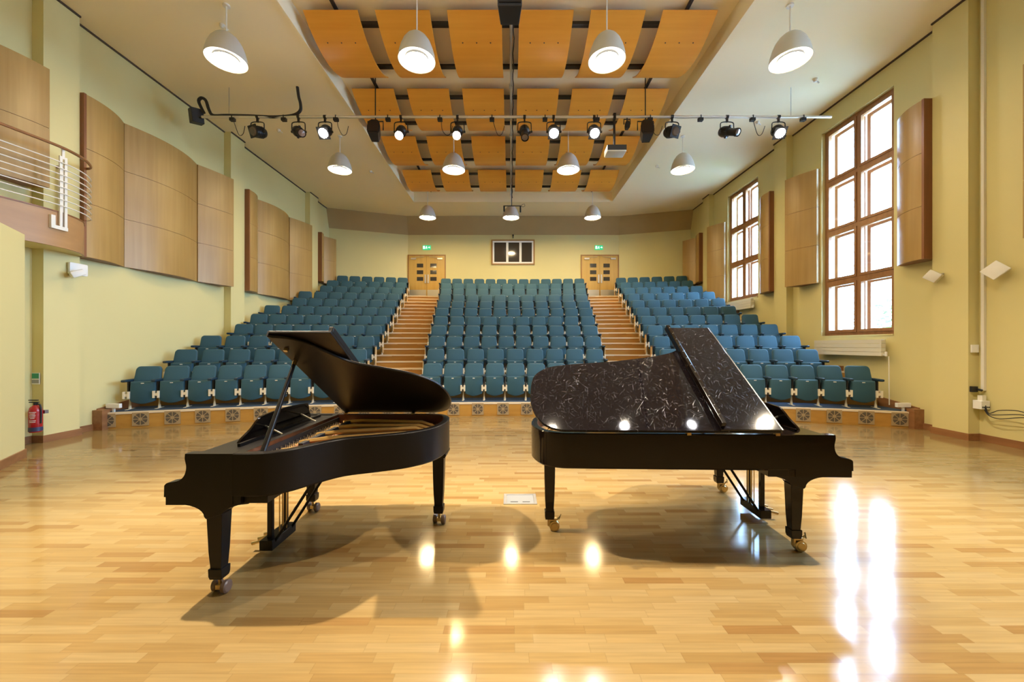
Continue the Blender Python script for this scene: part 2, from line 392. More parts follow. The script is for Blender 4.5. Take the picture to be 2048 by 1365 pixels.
# ------------------------------------------------------------------ windows
def pane_window(n, a, b, z0, z1, rows, label):
    """opening a..b along Y; frame near the room face"""
    root = thing('window_%d' % n, label, 'window', (XW, (a+b)/2, z0)); root['kind'] = 'structure'
    xo0, xo1 = .10, .20
    fr = MB(); w = (b-a)/2; h = z1-z0; t = .075
    fr.box(xo0, xo1, -w, -w+t, 0, h); fr.box(xo0, xo1, w-t, w, 0, h)
    fr.box(xo0, xo1, -w+t, w-t, 0, t); fr.box(xo0, xo1, -w+t, w-t, h-t, h)
    fr.box(xo0+.004, xo1-.004, -.035, .035, t, h-t)
    rh = (h-2*t)/rows
    for k in range(1, rows): fr.box(xo0, xo1, -w+t, w-t, t+rh*k-.045, t+rh*k+.045)
    fr.build('window_frame', M['winwood'], root, smooth=0)
    for c in (0, 1):
        for k in range(rows):
            y0, y1 = (-w+t, -.035) if c == 0 else (.035, w-t)
            q0, q1 = t+rh*k+(.045 if k else 0), t+rh*(k+1)-(.045 if k < rows-1 else 0)
            sm = MB(); u = .062
            sm.box(.085, .165, y0, y0+u, q0, q1); sm.box(.085, .165, y1-u, y1, q0, q1)
            sm.box(.085, .165, y0+u, y1-u, q0, q0+u); sm.box(.085, .165, y0+u, y1-u, q1-u, q1)
            sash = sm.build('sash', M['winwood'], root, smooth=0)
            MB().box(.122, .128, y0+u, y1-u, q0+u, q1-u).build('pane', M['glass'], sash, smooth=0)
            # outer sash of the double window
            om = MB(); v = .085
            om.box(.30, .36, y0-.01, y0+v, q0, q1); om.box(.30, .36, y1-v, y1+.01, q0, q1)
            om.box(.30, .36, y0+v, y1-v, q0, q0+v); om.box(.30, .36, y0+v, y1-v, q1-v, q1)
            om.build('outer_sash', M['winwood'], root, smooth=0)
    MB().box(-.02, .42, -w, w, -.03, 0).build('window_sill', M['paint'], root, smooth=0)
    # daylight portal in the opening
    l = area('window_portal', (XW+.43, (a+b)/2, (z0+z1)/2), (0, R(90), 0), h, 1, (1, 1, 1), 'RECTANGLE', 2*w)
    l.data.cycles.is_portal = True
    return root
pane_window(3, *WINS[0], 4, 'tall wooden window in the right wall nearest the camera')
pane_window(1, *WINS[1], 4, 'large wooden window with eight panes above the long white radiator')
pane_window(2, *WINS[2], 3, 'farther wooden window with six panes above the upper seats')

# outside
struct(MB().box(9.2, 60, -40, 60, -1.2, -1.0).build('ground', M['grass'], smooth=0))
tr_ = thing('garden_tree', 'bushy green tree outside the large window', 'tree', (15.2, 14.6, -1.0))
tk = MB(); tk.tube([(0, 0, 0), (.05, 0, 1.2), (0, .05, 2.6), (.1, 0, 3.6)], [.14, .12, .09, .04], 8)
for k in range(7):
    a = k*2.4; z = 1.4+.32*k; tk.tube([(0, 0, z), (.5*cos(a), .5*sin(a), z+.4), (1.0*cos(a), 1.0*sin(a), z+.7)], [.05, .035, .015], 6)
tk.build('trunk', M['bark'], tr_)
lv = MB(); rr = random.Random(3)
for k in range(2600):
    while True:
        x, y, z = (rr.uniform(-1, 1) for _ in range(3))
        if x*x+y*y+z*z < 1: break
    c = (x*1.9, y*1.9, 2.7+z*1.9)
    a, b = rr.uniform(0, 6.3), rr.uniform(-1, 1); q = rr.uniform(.07, .13)
    u = (cos(a)*q, sin(a)*q, b*q*.6); w = (-sin(a)*q*.5, cos(a)*q*.5, q*.25)
    lv.add([(c[0]-u[0], c[1]-u[1], c[2]-u[2]), (c[0]+w[0], c[1]+w[1], c[2]+w[2]), (c[0]+u[0], c[1]+u[1], c[2]+u[2]), (c[0]-w[0], c[1]-w[1], c[2]-w[2])], [(0, 1, 2, 3)])
lv.build('foliage', M['leaf'], tr_, smooth=0)

# ------------------------------------------------------------------ tiers and aisle stairs
XC, YC = .15, -15.86
NR, T, RISE, ZP = 11, .84, .36, .33
def arcY(r, x): return YC+sqrt(r*r-(x-XC)**2)
def backY(x):
    for (x0, y0), (x1, y1) in zip(BW, BW[1:]):
        if x0 <= x <= x1: return y0+(y1-y0)*(x-x0)/(x1-x0)
    return 17.5
xs = [-XW+2*XW*k/48 for k in range(49)]
for i in range(NR):
    z = ZP+RISE*i; r = 25+T*i
    f = [(x, arcY(r, x)) for x in xs]
    g = [(x, arcY(r+T, x)) if i < NR-1 else (x, max(backY(x), arcY(r, x)+.01)) for x in xs]
    b = MB(); n = len(xs)
    vs = [(x, y, z) for x, y in f]+[(x, y, z) for x, y in g]+[(x, y, 0 if i == 0 else z-RISE-.02) for x, y in f]
    b.add(vs, [(k, k+1, n+k+1, n+k) for k in range(n-1)], 0)
    b.add(vs, [(2*n+k, 2*n+k+1, k+1, k) for k in range(n-1)], 1)
    o = struct(b.build('seating_tier', [M['carpet'], M['riser']], smooth=20))
    nb = MB()
    rings = []
    for x, y in f: rings.append([(x, y-.012, z-.038), (x, y-.012, z+.004), (x, y+.05, z+.004), (x, y+.05, z-.038)])
    nb.rings(rings); nb.build('nosing', M['nosing'], o, smooth=20)
def aisleX(side, d): return -(3.12+.129*(d-10.6)) if side < 0 else 3.40+.119*(d-11.0)
for side, nm in ((-1, 'left'), (1, 'right')):
    root = thing('aisle_stair', 'wooden %s aisle stair with pale nosings climbing to the double doors' % nm, 'stairs'); root['kind'] = 'structure'
    for k in range(1, 21):
        z = ZP+.18*k; r = 25+T*k/2
        y = arcY(r, aisleX(side, 9+.42*k)); c = aisleX(side, y); c2 = aisleX(side, y+.43); w = .675
        far = y+(.44 if k < 20 else .95)
        P = [(c-w, y), (c+w, y), (c2+w, far), (c2-w, far)]
        # follow the curve of the tiers
        P[0] = (P[0][0], arcY(r, P[0][0])-.006); P[1] = (P[1][0], arcY(r, P[1][0])-.006)
        st = MB().prism(P, z-.185, z+.006).build('step', M['step'], root, smooth=0)
        d = .045
        Q = [(P[0][0], P[0][1]-.014), (P[1][0], P[1][1]-.014), (P[1][0], P[1][1]+d), (P[0][0], P[0][1]+d)]
        MB().prism(Q, z-.028, z+.012).build('nosing', M['nosing'], st, smooth=0)
# end trims of the front riser
for s, nm in ((-1, 3), (1, 4)):
    x = s*XW; ye = arcY(25, s*8.2)
    b = MB(); x0, x1 = sorted((x, x-s*.20)); b.box(x0, x1, ye-.10, ye+.05, 0, .40)
    x0, x1 = sorted((x, x-s*.03))
    b.prism([(ye-.02, .33), (ye+1.35, .33), (ye+1.35, .62), (ye-.02, .42)], x0, x1, 'YZ')
    for i in range(1, NR):
        yy = arcY(25+T*i, s*8.2); z = ZP+RISE*i
        b.box(x0, x1, yy, yy+T, z, z+.13)
    struct(b.build('trim_%d' % nm, M['skirt'], smooth=0))

# round air vents in the front riser
def vent_mesh():
    b = MB(); s = .138
    b.box(-s, s, -.012, 0, -s, s)
    for k in range(8):
        a0 = R(45*k+4); a1 = R(45*k+41)
        P = [(.034*cos(a0+(a1-a0)*.2), .034*sin(a0+(a1-a0)*.2)), (.034*cos(a1-(a1-a0)*.2), .034*sin(a1-(a1-a0)*.2))]
        P += [(.118*cos(a1+(a0-a1)*j/5), .118*sin(a1+(a0-a1)*j/5)) for j in range(6)]
        b.prism(P, -.014, -.011, 'XZ', 1)
    return b
vp = [214, 281.7, 345.6, 406, 466, 522, 577, 630, 681, 729, 777, 820, 864, 907, 955.6, 1006, 1053.6, 1100, 1147, 1195, 1243, 1292, 1342, 1393, 1444, 1496, 1550, 1606, 1668, 1732, 1799]
def on_arc(px, r, yc=YC):
    lo, hi = -.36, .36
    for _ in range(50):
        m = (lo+hi)/2
        if CX+F*(XC+r*sin(m))/(yc+r*cos(m)) < px: lo = m
        else: hi = m
    return (lo+hi)/2
v0 = None
for k, px in enumerate(vp):
    a = on_arc(px, 25)
    loc = (XC+25.0*sin(a), YC+25.0*cos(a)-.003, .175)
    if v0 is None: v0 = o = vent_mesh().build('floor_vent', [M['ventm'], M['ventd']], smooth=0)
    else: o = v0.copy(); COL.objects.link(o)
    o.location = loc; o.rotation_euler = (0, 0, -a)
    from_end = ('%s from the left wall' % ORD[k+1]) if k < 16 else (('%s from the right wall' % ORD[len(vp)-k]) if len(vp)-k <= 15 else '')
    tag(o, 'square vent with round slotted grille in the front riser, %s' % from_end, 'vent', 'round vents along the front riser')

# ------------------------------------------------------------------ seats
def seat_parts(root, left_arm=True, right_arm=True, end=None):
    # backrest: reclined padded slab
    zt = .905
    rec = lambda x, y, z: (x*(1-.10*max(0, z-.5)/.4), y+.26*(z-zt), z)
    MB().soft(rrect(-.245, .245, .44, zt, .075, 5, .02), -.075, .0, .022, 'XZ', tf=rec).build('backrest', M['seat'], root, smooth=50)
    MB().soft(rrect(-.225, .225, .34, .80, .05, 3), .002, .022, .008, 'XZ', tf=rec).build('back_shell', M['black'], root, smooth=50)
    # folded seat pan
    P = [(.220, .575), (.214, .59), (-.214, .59), (-.220, .575), (-.222, .40), (-.216, .20), (-.20, .168)]
    P += [(-.19+.38*k/8, .165-.05*sin(pi*k/8)) for k in range(1, 8)] + [(.20, .168), (.216, .20), (.222, .40)]
    tl = lambda x, y, z: (x, y-.10*(z-.59)*0+.06*(z-.59)+.02*(1-(x/.23)**2)*-1, z)
    MB().soft(P, -.30, -.20, .026, 'XZ', tf=tl).build('seat_pan', M['seat'], root, smooth=50)
    MB().box(-.026, .026, -.3215, -.314, .545, .562, tf=lambda x, y, z: (x, y, z)).build('number_plate', M['tag'], root, smooth=0)
    for s, on in ((-1, left_arm), (1, right_arm)):
        if not on: continue
        x = s*.266
        b = MB(); b.soft([(x-.034, -.44), (x+.034, -.44), (x+.034, -.06), (x-.034, -.06)][::1], .588, .642, .016, 'XY'); b.build('armrest', M['arm'], root, smooth=50)
        MB().box(x-.014, x+.014, -.27, -.09, .29, .60).build('standard', M['black'], root, smooth=0)  # black puts the dark gap between seat pans into the colour
        p = MB(); p.lathe([(.030, .003), (.028, .02), (.017, .10), (.014, .31)], 10, (x, -.20, 0), cap0=True, cap1=True)
        p.box(x-.022, x+.022, -.34, -.06, 0, .006)
        p.build('pedestal', M['cream'], root)
        h = MB()
        for q in (-1, 1): h.soft([(x+q*.040-.019, .235), (x+q*.040+.019, .235), (x+q*.040+.019, .385), (x+q*.040-.019, .385)], -.352, -.30, .004, 'XZ')
        h.box(x-.024, x+.024, -.345, -.27, .282, .338); h.build('hinge_bracket', M['cream'], root, smooth=0)
    if end:
        x = end*.305
        e_ = MB(); e_.soft([(-.34, .06), (-.17, .06), (-.15, .60), (-.34, .60)], x-.011, x+.011, .004, 'YZ'); e_.build('end_panel', M['endp'], root, smooth=0)
def proto(**k):
    r = thing('theatre_seat', 'x', 'seat'); seat_parts(r, **k); return r
PROT = {}
def get_seat(key):
    kw = {'mid': dict(right_arm=False), 'first_aisle': dict(right_arm=False, end=-1), 'last': dict(), 'last_aisle': dict(end=1)}[key]
    if key not in PROT: PROT[key] = proto(**kw); return PROT[key]
    return copy_tree(PROT[key])
RS, YS = 25.6, -15.85
left = [(302, 699, 9), (375.6, 717, 8), (425, 733, 8), (490, 748.6, 8), (520, 760, 8), (546, 771, 8), (600, 780, 7), (611.6, 787, 7), (653.5, 794.6, 6), (666, 801.8, 6), (685.7, 805.8, 6)]
right = [(1359, 1711, 8), (1336, 1611.7, 7), (1321, 1578, 7), (1308.3, 1535.7, 7), (1295.4, 1498, 7), (1285, 1455.5, 6), (1275, 1434.7, 6), (1266, 1415.5, 6), (1257.5, 1392, 6), (1250, 1374, 6), (1241.4, 1362.5, 6)]
s_ = 4.874
mid = [(830+a/s_, 830+b/s_, n) for a, b, n in [(175, 1783, 9), (205, 1745, 9), (215, 1732, 10), (235, 1705, 10), (255, 1680, 10), (265, 1665, 11), (278, 1645, 11), (295, 1622, 11), (305, 1612, 12), (308, 1608, 12), (303, 1600, 13)]]
LAST = 'back'
for blk, rows, in (('left', left), ('centre', mid), ('right', right)):
    for i, (p0, p1, n) in enumerate(rows):
        r = RS+T*i; a0, a1 = on_arc(p0, r, YS), on_arc(p1, r, YS)
        rn = 'front' if i == 0 else ('back' if i == 10 else ORD[i+1])
        for k in range(n):
            a = a0+(a1-a0)*k/(n-1)
            if k == 0: key = 'mid' if blk == 'left' else 'first_aisle'
            elif k == n-1: key = 'last' if blk == 'right' else 'last_aisle'
            else: key = 'mid'
            o = get_seat(key)
            o.location = (XC+r*sin(a), YS+r*cos(a), ZP+RISE*i+.004); o.rotation_euler = (0, 0, -a)
            if blk == 'left': pos = 'beside the left wall' if k == 0 else ('on the left aisle' if k == n-1 else '%s from the left wall' % ORD[k+1])
            elif blk == 'right': pos = 'beside the right wall' if k == n-1 else ('on the right aisle' if k == 0 else '%s from the right aisle' % ORD[k+1])
            else: pos = 'on the left aisle' if k == 0 else ('on the right aisle' if k == n-1 else '%s from the left aisle' % ORD[k+1])
            o['label'] = 'folded teal seat, %s row of the %s block, %s' % (rn, blk, pos)
            o['group'] = 'folding seats in the %s block' % blk

# ------------------------------------------------------------------ curved wall panels
def arc_plan(x0, y0, x1, y1, bulge, n=12):
    """plan curve bulging towards the room centre"""
    out = []
    s = 1 if x0 > 0 else -1
    for k in range(n+1):
        t = k/n
        out.append((x0+(x1-x0)*t-s*bulge*4*t*(1-t), y0+(y1-y0)*t))
    return out
def acoustic(label, plan, z0, z1, rows, edge=False, group=None):
    s = 1 if plan[0][0] > 0 else -1
    cx = sum(p[0] for p in plan)/len(plan); cy = sum(p[1] for p in plan)/len(plan)
    root = thing('acoustic_panel', label, 'wall panel', (cx, cy, z0), 0, group)
    hh = (z1-z0)/rows; back = s*(XW-.006)
    for k in range(rows):
        a, b = k*hh+.004, (k+1)*hh-.004
        poly = [(p[0]-cx, p[1]-cy) for p in plan]+[(back-cx, plan[-1][1]-cy), (back-cx, plan[0][1]-cy)]
        MB().prism(poly, a, b).build('board', M['panel'], root, smooth=30)
    poly = [(p[0]-cx+s*.012, p[1]-cy) for p in plan[1:-1]]+[(back-cx, plan[-2][1]-cy), (back-cx, plan[1][1]-cy)]
    MB().prism(poly, .0, z1-z0-.002).build('core', M['panel_edge'], root, smooth=30)
    if edge:
        x, y = plan[0]
        xa, xb = sorted((x-cx-s*.006, back-cx)); MB().box(xa, xb, y-cy-.045, y-cy-.001, -.004, z1-z0+.004).build('edge_board', M['panel_edge'], root, smooth=0)
    return root
ZT, ZB, ZB2 = 6.48, 3.38, 4.42
Lg, Rg = 'curved panels on the left wall', 'curved panels on the right wall'
acoustic('dark veneer panel on the wall above the curved balcony rail', arc_plan(-8.27, 5.72, -7.98, 6.60, .06), ZB2, ZT, 2, False, Lg)
acoustic('curved veneer panel where the balcony rail meets the left wall', arc_plan(-8.08, 7.26, -8.31, 8.19, .09), ZB, ZT, 3, True, Lg)
acoustic('widest bulging veneer panel of the nearer left bay', arc_plan(-8.31, 8.20, -8.29, 10.07, .21), ZB, ZT, 3, False, Lg)
acoustic('flat veneer panel ending at the nearer left pilaster', arc_plan(-8.27, 10.08, -7.98, 10.98, .03), ZB, ZT, 3, False, Lg)
acoustic('narrow curved veneer panel just past the nearer left pilaster', arc_plan(-8.02, 11.72, -8.28, 12.46, .09), ZB, ZT, 3, True, Lg)
acoustic('bulging middle veneer panel of the farther left bay', arc_plan(-8.29, 12.47, -8.27, 14.22, .21), ZB, ZT, 3, False, Lg)
acoustic('veneer panel before the farthest left pilaster above the upper seats', arc_plan(-8.25, 14.23, -7.93, 15.22, .04), ZB, ZT, 3, False, Lg)
acoustic('short narrow veneer panel in the rear left corner, nearer of two', arc_plan(-8.0, 16.15, -8.2, 16.68, .05), ZB2, ZT, 2, True, Lg)
acoustic('short veneer panel in the rear left corner beside the back wall', arc_plan(-8.2, 16.69, -7.9, 17.25, .03), ZB2, ZT, 2, False, Lg)
acoustic('curved veneer panel between the large window and the near right pilaster', arc_plan(8.0, 7.43, 8.22, 8.12, .07), ZB, ZT, 3, True, Rg)
acoustic('veneer panel between the two right windows, left of the large one', arc_plan(8.27, 10.32, 7.93, 11.05, .04), ZB, ZT, 3, False, Rg)
acoustic('narrow curved veneer panel beside the farther right window, camera side', arc_plan(8.02, 11.87, 8.22, 12.60, .09), ZB, ZT, 3, True, Rg)
acoustic('veneer panel beyond the farther right window above the upper seats', arc_plan(8.26, 14.78, 7.93, 15.45, .04), ZB, ZT, 3, False, Rg)
acoustic('short narrow veneer panel in the rear right corner, nearer of two', arc_plan(8.0, 16.25, 8.2, 16.95, .05), ZB2, ZT, 2, True, Rg)
acoustic('short veneer panel in the rear right corner beside the back wall', arc_plan(8.2, 16.96, 7.87, 17.5, .03), ZB2, ZT, 2, False, Rg)

acoustic('veneer panel at the right edge above the low radiator', arc_plan(8.2, 5.1, 8.05, 6.0, .04), ZB, 6.12, 3, False, Rg)
# ------------------------------------------------------------------ doors, exit signs, booth window
def door(n, x0, x1, label):
    z0, z1 = ZP+RISE*10+.01, 6.11; w = x1-x0; h = z1-z0
    root = thing('door_%d' % n, label, 'door', ((x0+x1)/2, YB, z0)); root['kind'] = 'structure'
    t = .055
    fr = MB(); fr.box(-w/2, -w/2+t, -.05, .0, 0, h); fr.box(w/2-t, w/2, -.05, 0, 0, h); fr.box(-w/2+t, w/2-t, -.05, 0, h-t, h)
    fr.build('door_frame', M['doorframe'], root, smooth=0)
    lw = (w/2-t)
    for s in (-1, 1):
        xa, xb = sorted((s*.004, s*lw))
        lf = MB().box(xa, xb, -.035, -.002, .01, h-t-.004).build('door_leaf', M['door'], root, smooth=0)
        xa, xb = sorted((s*.17, s*.48))
        for k in range(3):
            zc = h-.53-.325*k
            MB().box(xa, xb, -.041, -.033, zc-.095, zc+.095).build('pane', M['darkglass'], lf, smooth=0)
        xa, xb = sorted((s*.03, s*.105)); MB().box(xa, xb, -.07, -.036, .78, 1.20).build('pull_handle', M['kick'], lf, smooth=0, bevel=.008)
        xa, xb = sorted((s*.03, s*(lw-.02))); MB().box(xa, xb, -.040, -.034, .03, .46).build('kick_plate', M['kick'], lf, smooth=0)
        xa, xb = sorted((s*.52, s*.76)); c = MB().box(xa, xb, -.10, -.036, h-.24, h-.16)
        c.tube([(s*.55, -.09, h-.15), (s*.30, -.12, h-.13), (s*.12, -.06, h-.10)], .010, 6)
        c.build('door_closer', M['kick'], lf, smooth=0)
    return root
door(1, -5.02, -3.18, 'wooden double door at the top of the left aisle')
door(2, 3.40, 5.25, 'wooden double door at the top of the right aisle')
def exit_sign(x, label):
    root = thing('exit_sign', label, 'exit sign', (x, YB, 6.35), 0, 'green exit signs over the back doors')
    MB().box(-.195, .195, -.07, 0, 0, .21).build('housing', M['green'], root, smooth=0, bevel=.006)
    p = MB()
    f0, f1 = -.0745, -.0705
    p.box(-.17, -.085, f0, f1, .035, .175)                                             # doorway
    g = MB(); ring = [(.016*cos(2*pi*k/10)-.005, .155+.016*sin(2*pi*k/10)) for k in range(10)]
    p.prism(ring, f0, f1, 'XZ')
    for a, b, w in (((-.005, .135), (-.02, .085), .014), ((-.02, .085), (.02, .065), .009), ((.02, .065), (.015, .03), .008), ((-.02, .085), (-.045, .055), .009), ((-.045, .055), (-.075, .05), .008), ((-.008, .13), (-.05, .115), .007), ((-.005, .13), (.035, .105), .007)):
        L = sqrt((b[0]-a[0])**2+(b[1]-a[1])**2); nx, nz = -(b[1]-a[1])/L*w, (b[0]-a[0])/L*w
        p.prism([(a[0]+nx, a[1]+nz), (b[0]+nx, b[1]+nz), (b[0]-nx, b[1]-nz), (a[0]-nx, a[1]-nz)], f0, f1, 'XZ')
    p.prism([(.075, .12), (.12, .12), (.12, .155), (.175, .105), (.12, .055), (.12, .09), (.075, .09)], f0, f1, 'XZ')
    p.build('pictogram', M['exitw'], root, smooth=0)
exit_sign(-4.10, 'small lit green exit sign above the left double door')
exit_sign(4.27, 'small lit green exit sign above the right double door')
bw = thing('window_4', 'control booth window with three dark panes in the back wall', 'window', (.10, YB, 5.62)); bw['kind'] = 'structure'
w, h = 2.10, 1.22
b = MB(); t = .06
b.box(-w/2, -w/2+t, -.06, 0, 0, h); b.box(w/2-t, w/2, -.06, 0, 0, h); b.box(-w/2+t, w/2-t, -.06, 0, 0, t); b.box(-w/2+t, w/2-t, -.06, 0, h-t, h)
b.build('window_frame', M['doorframe'], bw, smooth=0)
b = MB(); u = .075; w2 = w/2-t
b.box(-w2, w2, -.045, -.005, t, t+u); b.box(-w2, w2, -.045, -.005, h-t-u, h-t)
for x in (-w2, w2-u): b.box(x, x+u, -.045, -.005, t+u, h-t-u)
for x in (-.28, .36): b.box(x-.055, x+.055, -.045, -.005, t+u, h-t-u)
b.build('sash', M['whitep'], bw, smooth=0)
for k, (xa, xb) in enumerate(((-w2+u, -.335), (-.225, .305), (.415, w2-u))):
    MB().box(xa, xb, -.02, -.012, t+u, h-t-u).build('pane', M['darkglass'], bw, smooth=0)
b = MB().box(-.80, -.77, -.011, -.003, t+u, h-t-u).box(-.62, -.58, -.011, -.003, t+u, .93).box(-.80, -.335, -.011, -.003, .92, .95)
b.build('interior_rail', M['grey'], bw, smooth=0)
hk = MB().tube([(0, 0, .20), (0, -.01, .10), (0, -.05, .06), (0, -.05, 0)], .02, 8).box(-.035, .035, -.06, .02, .12, .17)
tag(hk.build('hook', M['blackm'], loc=(.10, YB-.03, 6.90)), 'small dark hook on the back wall above the booth window', 'hook')

# ------------------------------------------------------------------ ceiling reflectors and rails
rowsY = [7.37, 9.62, 11.80, 14.06]
def refl_mesh():
    b = MB(); w, c, sg = 1.05, 1.86, .29; Rr = ((c/2)**2+sg**2)/(2*sg); n = 14
    top = []; bot = []
    th0 = math.asin(c/2/Rr)
    rr = []
    for k in range(n+1):
        a = -th0+2*th0*k/n
        y = Rr*sin(a); z = -Rr*cos(a)+Rr-sg
        y2, z2 = (Rr-.022)*sin(a), -(Rr-.022)*cos(a)+Rr-sg
        rr.append([(0, y, z), (w, y, z), (w, y2, z2), (0, y2, z2)])
    return b.rings(rr)
def dot_mesh(): return MB().lathe([(.0001, -.004), (.013, -.004), (.013, .004), (.0001, .004)], 8)
proto_r = None
rowname = ['nearest', 'second', 'third', 'farthest']
for i, y in enumerate(rowsY):
    for k in range(6):
        x = -4.0+1.385*k
        if proto_r is None:
            proto_r = o = refl_mesh().build('ceiling_reflector', M['ply'], smooth=50)
            for q in range(3):
                # fixings along the first third of the sheet
                dot_mesh().build('fixing', M['rail'], o, loc=(.24+.285*q, -.43, -.234))
        else: o = copy_tree(proto_r)
        o.location = (x, y+.885, 8.14)
        tag(o, 'curved orange plywood ceiling sheet, %s row from the camera, %s from the left' % (rowname[i], ORD[k+1]), 'ceiling panel', 'curved plywood reflectors under the ceiling')
for i, y in enumerate(rowsY):
    for j, dy in enumerate((.26, 1.42)):
        b = MB(); z = 8.13
        b.box(-3.95, 3.95, y+dy, y+dy+.05, z, z+.06); b.box(-3.95, 3.95, y+dy+.07, y+dy+.11, z+.01, z+.05)
        for x in (-3.3, -1.1, 1.1, 3.3): b.tube([(x, y+dy+.03, z+.05), (x, y+dy+.03, ZR)], .008, 6)
        tag(b.build('ceiling_rail', M['rail']), 'dark double rail above the %s row of ceiling sheets, %s edge' % (rowname[i], ('near', 'far')[j]), 'rail', 'dark rails carrying the ceiling sheets')
for x, nm in ((-3.42, 'left'), (3.44, 'right')):
    b = MB().box(x-.03, x+.03, 1.0, 16.3, ZR-.05, ZR)
    tag(b.build('ceiling_track', M['rail'], smooth=0), 'long dark track along the ceiling recess, %s side' % nm, 'track', 'long tracks in the ceiling recess')
b = MB().tube([(.0, 5.0, 8.02), (0, 16.2, 8.02)], .03, 10)
for y in (6, 9.3, 11.5, 13.8, 16): b.tube([(0, y, 8.02), (0, y, ZR)], .010, 6); b.box(-.045, .045, y-.03, y+.03, 7.98, 8.06)
tag(b.build('ceiling_conduit', M['alu']), 'pale conduit along the middle of the ceiling recess', 'conduit')
b = MB().tube([(.05+.012*sin(y*9), y, 7.97+.01*sin(y*5)) for y in [5+.2*k for k in range(57)]], .012, 6)
tag(b.build('ceiling_cable', M['black']), 'black cable strapped along the middle ceiling conduit', 'cable')

# ------------------------------------------------------------------ pendant lamps
def lamp_proto():
    r = thing('pendant_lamp', 'x', 'lamp')
    out = [(.04, .50), (.075, .492), (.13, .465), (.19, .41), (.245, .33), (.29, .22), (.32, .11), (.338, .0)]
    b = MB(); b.lathe(out+[(.330, .0), (.312, .11), (.282, .22), (.236, .325), (.18, .40), (.12, .452), (.04, .47)], 36, cap0=True, cap1=True)
    b.build('shade', M['shade'], r, smooth=50)
    MB().lathe([(.326, .012), (.300, .045), (.215, .055)], 36).build('reflector', M['shade_in'], r, smooth=50)
    MB().lathe([(.212, .052), (.212, .018), (.205, .010)], 36).build('ring', M['grey'], r, smooth=50)
    MB().lathe([(.204, .012), (.15, .004), (.0001, .0)], 36).build('diffuser', M['glow'], r, smooth=50)
    return r
lp0 = None
LZ = 6.90
lamps = []
for row, (y, xs_) in enumerate(((6.97, (-5.20, -1.72, 1.75, 5.10)), (11.33, (-5.08, -1.70, 1.70, 5.10)), (15.56, (-3.40, .0, 3.33)))):
    for k, x in enumerate(xs_): lamps.append((row, k, len(xs_), x, y))
for row, k, n, x, y in lamps:
    if lp0 is None: lp0 = o = lamp_proto()
    else: o = copy_tree(lp0, skip=('rod', 'canopy'))
    o.location = (x, y, LZ)
    zc = (ZR if RX0 < x < RX1 and RY0 < y < RY1 else ZC)-LZ
    MB().tube([(0, 0, .49), (0, 0, zc)], .013, 8).build('rod', M['white'], o)
    MB().lathe([(.06, zc-.03), (.06, zc), (.0001, zc)], 16, cap0=True).build('canopy', M['white'], o)
    rn = {0: 'nearest row', 1: 'middle row', 2: 'farthest row', -1: 'row above the camera'}[row]
    tag(o, 'grey dome pendant lamp, lit, %s, %s from the left' % (rn, ORD[k+1]), 'lamp', 'dome pendant lamps hanging in rows')
    if row == 2:
        [c for c in o.children if c.name.startswith('diffuser')][0].material_slots[0].link = 'OBJECT'
        [c for c in o.children if c.name.startswith('diffuser')][0].material_slots[0].material = M['glow_boost']
# microphone bar hung before the farthest middle lamp
b = MB().tube([(0, 0, .02), (0, 0, ZR-7.45)], .014, 8).tube([(-.33, 0, 0), (.36, 0, 0)], .018, 8)
for x, z in ((-.30, -.22), (.34, -.25)): b.tube([(x, 0, 0), (x, 0, z)], .03, 8)
b.tube([(.36, 0, .0), (.42, 0, .06), (.50, 0, .08), (.52, 0, .0), (.44, 0, -.04), (.34, 0, 0)], .008, 6)
tag(b.build('microphone_bar', M['blackm'], loc=(.03, 15.0, 7.18)), 'black hanging bar with two microphones before the middle rear lamp', 'microphone bar')

